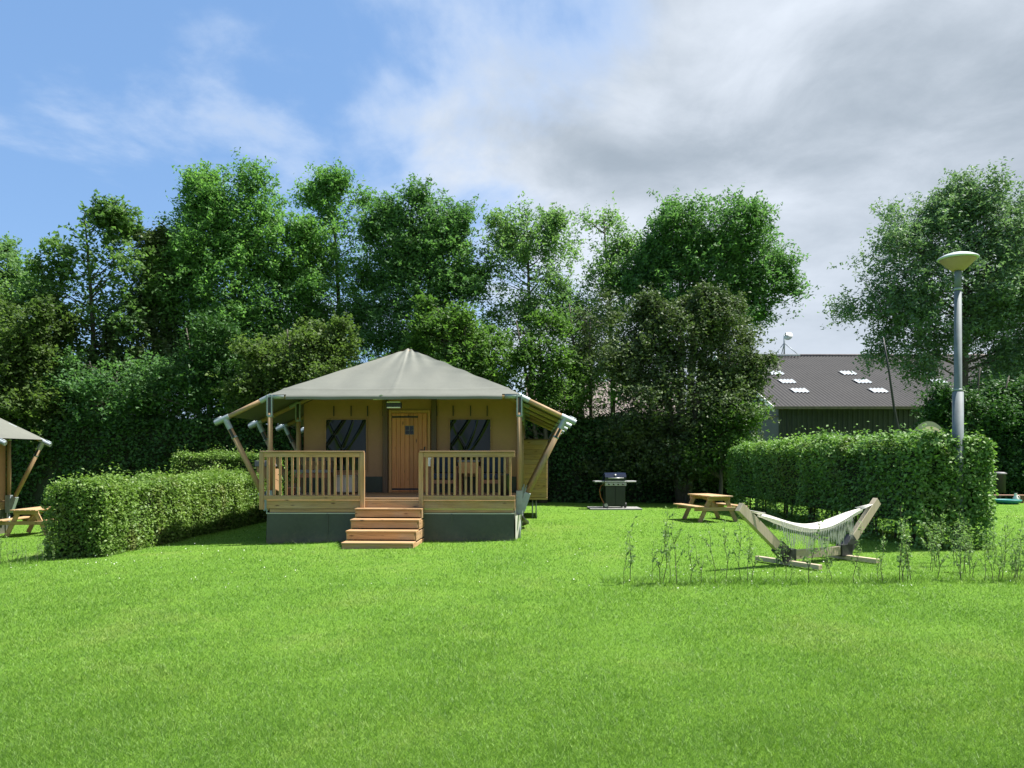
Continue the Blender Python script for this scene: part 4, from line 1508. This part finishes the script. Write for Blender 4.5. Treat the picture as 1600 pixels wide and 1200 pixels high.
# ------------------------------------------------------------------ saplings
def build_saplings():
    protos = []
    for k in range(5):
        H = .62 + .05 * k
        mb = MB()
        bend = random.uniform(-.12, .12)
        pts = [Vector((bend * (i / 7) ** 1.5 + .012 * math.sin(i * 1.9 + k), .015 * math.sin(i * 1.3 + 2 * k), H * i / 7 - .03)) for i in range(8)]
        mb.tube(pts, [.0048 - .0005 * i for i in range(8)], 6)
        tw = []
        for j in range(2 + k % 3):
            i = random.randint(2, 5)
            q = pts[i] + Vector((random.uniform(-.12, .12), random.uniform(-.08, .08), random.uniform(.1, .2)))
            mb.tube([pts[i], q], [.003, .0015], 5)
            tw.append((pts[i], q))
        stem = mb.mesh('sapling_stem', 'stem', True)
        c = []
        for i in range(36):
            f = random.random() ** .6
            p = pts[0].lerp(pts[-1], 0)
            g = .15 + .85 * f
            j = min(6, int(g * 7))
            p = pts[j].lerp(pts[j + 1], g * 7 - j)
            c.append(p + Vector((random.gauss(0, .02), random.gauss(0, .02), random.gauss(0, .015))))
        for a, q in tw:
            for i in range(10):
                c.append(a.lerp(q, random.uniform(.3, 1.05)) + Vector((random.gauss(0, .015), random.gauss(0, .015), random.gauss(0, .015))))
        lv = np_mesh('sapling_leaves', leaf_quads(np.array(c), .042, .020, .1), 4, 'sapleaf')
        protos.append((stem, lv))

    def put(x, y, s, label, group):
        st, lv = random.choice(protos)
        r = thing('sapling', label, 'sapling', (x, y, float(gz(x, y))), random.uniform(0, 6.28), group)
        r.scale = (s, s, s)
        r.rotation_euler = (random.uniform(-.1, .1), random.uniform(-.12, .12), r.rotation_euler.z)
        link('stem', st, r); link('leaves', lv, r)
    # row in front of the hammock (positions read along the row)
    row = [(974, .9), (984, 1.35), (1019, .75), (1030, 1.25), (1038, 1.3), (1047, 1.0), (1058, 1.25), (1080, 1.1), (1097, 1.0), (1119, 1.1), (1136, 1.1),
           (1156, 1.1), (1167, .9), (1176, 1.15), (1208, .9), (1228, .9), (1236, .6), (1262, 1.3), (1292, .6), (1298, 1.15), (1334, 1.1), (1344, .6), (1372, .8), (1378, 1.0)]
    nth = ('first second third fourth fifth sixth seventh eighth ninth tenth eleventh twelfth thirteenth fourteenth fifteenth sixteenth '
           'seventeenth eighteenth nineteenth twentieth twenty-first twenty-second twenty-third twenty-fourth').split()
    for k, (xp, s) in enumerate(sorted(row)):
        y = 10.15 + random.uniform(-.15, .15)
        put((xp - 800) / 1200 * y, y, s * .97, nth[k] + ' sapling from the left in the planted row before the hammock' if not (s >= 1.2 or s <= .75) else nth[k] + ' sapling from the left in the row before the hammock, ' + ('a tall one' if s > 1 else 'a short one'), 'saplings in the row before the hammock')
    for xp in (1405, 1412, 1418, 1424, 1410):
        y = 10.25 + random.uniform(-.12, .12)
        put((xp - 800) / 1200 * y, y, random.uniform(1.05, 1.35), 'leafy young sapling in the tuft just right of the hammock stand', 'saplings in the tuft right of the hammock')
    for k in range(46):
        xp = random.uniform(1450, 1640)
        y = random.uniform(10.0, 12.3)
        put((xp - 800) / 1200 * y, y, random.uniform(.75, 1.15), 'young sapling in the loose patch below the lamp post at the right edge', 'saplings in the patch below the lamp')
    for k in range(16):
        xp = random.uniform(-30, 85)
        y = random.uniform(12.9, 13.6)
        put((xp - 800) / 1200 * y, y, random.uniform(.5, .85), 'small pale sapling at the left picture edge before the hedge end', 'saplings before the left hedge')


build_saplings()


# ------------------------------------------------------------------ barn, house behind
def build_barn():
    X0, X1, Y0 = 17.35, 50.0, 50.0
    EZ, D = 4.98, 13.9
    tn = math.tan(R(20))
    b = thing('barn', 'long dark green barn with grey corrugated roof behind the right hedge', 'barn', (X0, Y0, 0))
    Lx = X1 - X0
    RZ = EZ + D * tn
    per = .26

    def corr(x0, x1, y0, y1, lift, amp=.035, seg=6):
        mb = MB()
        n = int((x1 - x0) / per * seg)
        mb.grid(lambda u, w: (x0 + u * (x1 - x0), y0 + w * (y1 - y0), EZ + (y0 + w * (y1 - y0)) * tn + lift + amp * math.cos(2 * math.pi * (x0 + u * (x1 - x0)) / per)), n, 3)
        return mb
    corr(-.45, Lx + .4, -.45, D, .06).build('roof', 'barnroof', b, True)
    mb = MB()
    mb.quad((-.45, D, RZ), (Lx + .4, D, RZ), (Lx + .4, 2 * D, EZ), (-.45, 2 * D, EZ))
    mb.build('back_roof', 'barnroof', b)
    MB().tube([(-.45, D, RZ + .10), (Lx + .4, D, RZ + .10)], .13, 10).build('ridge_cap', 'tile', b, True)
    # front wall in upright cladding
    mb = MB()
    pts = []
    x = 0.0
    while x < Lx:
        pts += [(x, 0), (x + .19, 0), (x + .22, -.05), (x + .30, -.05), (x + .33, 0)]
        x += .33
    vs = [(p[0], p[1], z) for z in (0, EZ) for p in pts]
    n = len(pts)
    mb.add(vs, [(i, i + 1, i + 1 + n, i + n) for i in range(n - 1)])
    mb.build('cladding', 'barnwall', b)
    MB().box(-.45, Lx + .4, -.55, -.42, EZ - .20, EZ - .02).build('gutter', 'tile', b)
    g = MB()
    g.quad((0, 0, 0), (0, 2 * D, 0), (0, 2 * D, EZ), (0, D, RZ - .05), (0, 0, EZ - .02))
    g.build('gable_wall', 'barngable', b)
    g = MB(); g.quad((Lx, 0, 0), (Lx, 2 * D, 0), (Lx, 2 * D, EZ), (Lx, D, RZ - .05), (Lx, 0, EZ))
    g.build('gable_wall', 'barngable', b)
    MB().beam((-.46, -.5, EZ - .22), (-.46, D, RZ - .05), .06, .34).build('barge_board', 'whitepaint', b)
    MB().beam((-.1, .0, EZ - .62), (-.1, D, EZ - .62), .05, .06).build('gable_trim', 'brown', b)
    MB().beam((-.46, 2 * D + .5, EZ - .22), (-.46, D, RZ - .05), .06, .34).build('barge_board', 'whitepaint', b)
    # rows of roof lights: three to a column
    for c in range(6):
        xs = 2.1 + c * 5.4
        for k, yy in enumerate((2.9, 5.3, 7.7)):
            x0 = round((xs + .0) / per) * per
            corr(x0, x0 + 1.15, yy, yy + .95, .13).build('skylight', 'skylight', b, True)
    MB().box(-.12, -.04, 1.0, 2.2, 2.05, 2.2).build('number_board', 'whitepaint', b)
    # ventilator dish on the ridge
    d = thing('roof_dish', 'white dish on a tripod standing on the barn ridge', 'dish', (X0 + 5.35, Y0 + D, RZ + .2))
    R_ = .36
    prof = [(R_ * math.sin(a), -R_ * .55 * math.cos(a)) for a in np.linspace(0.05, 1.45, 9)]
    dish = MB().lathe(prof, 28).build('dish', 'whitepaint', d, True)
    dish.matrix_local = Matrix.Translation((.20, -.2, 1.50)) @ Matrix.Rotation(R(68), 4, 'X') @ Matrix.Rotation(R(-25), 4, 'Y')
    MB().tube([(.25, -.2, 1.5), (.0, -.1, 1.6), (-.1, -.55, 1.7)], .05, 8).build('feed_arm', 'steel', d, True)
    MB().tube([(-.05, 0, 0), (-.05, 0, 1.6)], .06, 10).build('mast', 'steel', d, True)
    for q in ((-1.05, -.6, -.15), (.95, -.6, -.15), (-.05, .8, -.15)):
        MB().tube([(-.05, 0, .95), q], .035, 8).build('leg', 'steel', d, True)
    mb = MB()
    mb.beam((-1.15, -.62, -.14), (1.05, -.62, -.14), .12, .10)
    mb.build('base_bar', 'whitepaint', d)
    # house whose roof shows through the gap right of the tent
    h = thing('farmhouse', 'house with faded tiled roof glimpsed through the shrubs right of the tent', 'house', (1.2, 46, 0))
    MB().box(0, 9, 0, 7, 0, 4.1).build('wall', 'brick', h)
    mb = MB()
    n = 42
    mb.grid(lambda u, w: (-.3 + 9.6 * u, -.4 + 3.9 * w, 3.95 + 2.6 * w + .03 * math.cos(u * 9.6 / .23 * 6.283)), n * 6, 2)
    mb.quad((-.3, 3.5, 6.55), (9.3, 3.5, 6.55), (9.3, 7.4, 3.95), (-.3, 7.4, 3.95))
    mb.build('roof', 'tile', h, True)
    for x in (2, 5.6):
        w = MB().box(x, x + 1.1, -.03, .03, 1.0, 2.4).build('window', 'pane', h)
        MB().box(x - .08, x + 1.18, -.06, -.032, .92, .98).build('sill', 'whitepaint', w)


build_barn()


def build_far_bits():
    p = MB().tube([(10.72, 21.3, 1.0), (10.9, 21.3, 1.5), (10.55, 21.2, 3.0), (10.36, 21.1, 4.0), (10.20, 21.1, 4.95)], [.04, .04, .034, .028, .014], 8)
    tag(p.build('leaning_pole', 'black', None, True), 'thin black pole leaning left behind the right hedge', 'pole')
    t = thing('beige_awning', 'beige canvas awning tip showing above the hedge beside the leaning pole', 'awning', (12.25, 23.0, 0))
    mb = MB()
    mb.grid(lambda u, w: (-.32 + 1.1 * u, .5 * w, 2.74 - 1.35 * (2 * u - 1) ** 2 * .3 - .25 * w), 16, 5)
    mb.grid(lambda u, w: (-.32 + 1.1 * u, 0, (2.74 - 1.35 * (2 * u - 1) ** 2 * .3) - w * .22 * (1 - .6 * u)), 16, 3)
    mb.build('canopy', 'tarp', t, True)
    for x in (-.28, .74):
        MB().tube([(x, .2, 0), (x, .2, 2.2)], .025, 8).build('pole', 'steel', t, True)
    b = thing('waste_bin', 'dark blue round bin with pale lid at the far right', 'bin', (18.15, 28.6, 0))
    MB().lathe([(.20, .35), (.215, 1.02), (.23, 1.03)], 20).build('body', 'navybin', b, True)
    MB().lathe([(.24, 1.032), (.24, 1.07), (.16, 1.11), (.02, 1.12)], 20).build('lid', 'slate', b, True)
    MB().tube([(0, 0, -.05), (0, 0, .35)], .05, 10).build('stand', 'black', b, True)
    t = thing('low_bench', 'low brown plank bench in front of the dark blue bin', 'bench', (18.0, 27.9, 0), R(-4))
    MB().box(-.62, .62, -.15, .15, .26, .30).build('seat', 'redwood', t)
    for x in (-.5, .42):
        MB().box(x, x + .08, -.12, .12, -.03, .257).build('leg', 'brown', t)
    t = thing('sand_toy', 'teal shell shaped sand box lying under the low bench', 'toy', (17.55, 27.2, 0))
    MB().lathe([(.30, 0), (.42, .10), (.44, .16), (.40, .17), (.30, .06)], 24).build('shell', 'teal', t, True)
    t = thing('white_jug', 'small white jug on the grass at the far right edge', 'jug', (18.1, 27.6, 0))
    t.location = ((1587 - 800) / 1200 * 27.6, 27.6, 0)
    MB().lathe([(.07, 0), (.10, .05), (.09, .2), (.05, .28), (.045, .36), (.055, .37)], 18).build('body', 'whitepaint', t, True)
    MB().tube([(.07, 0, .1), (.15, 0, .16), (.14, 0, .26), (.05, 0, .3)], .012, 6).build('handle', 'whitepaint', t, True)


build_far_bits()
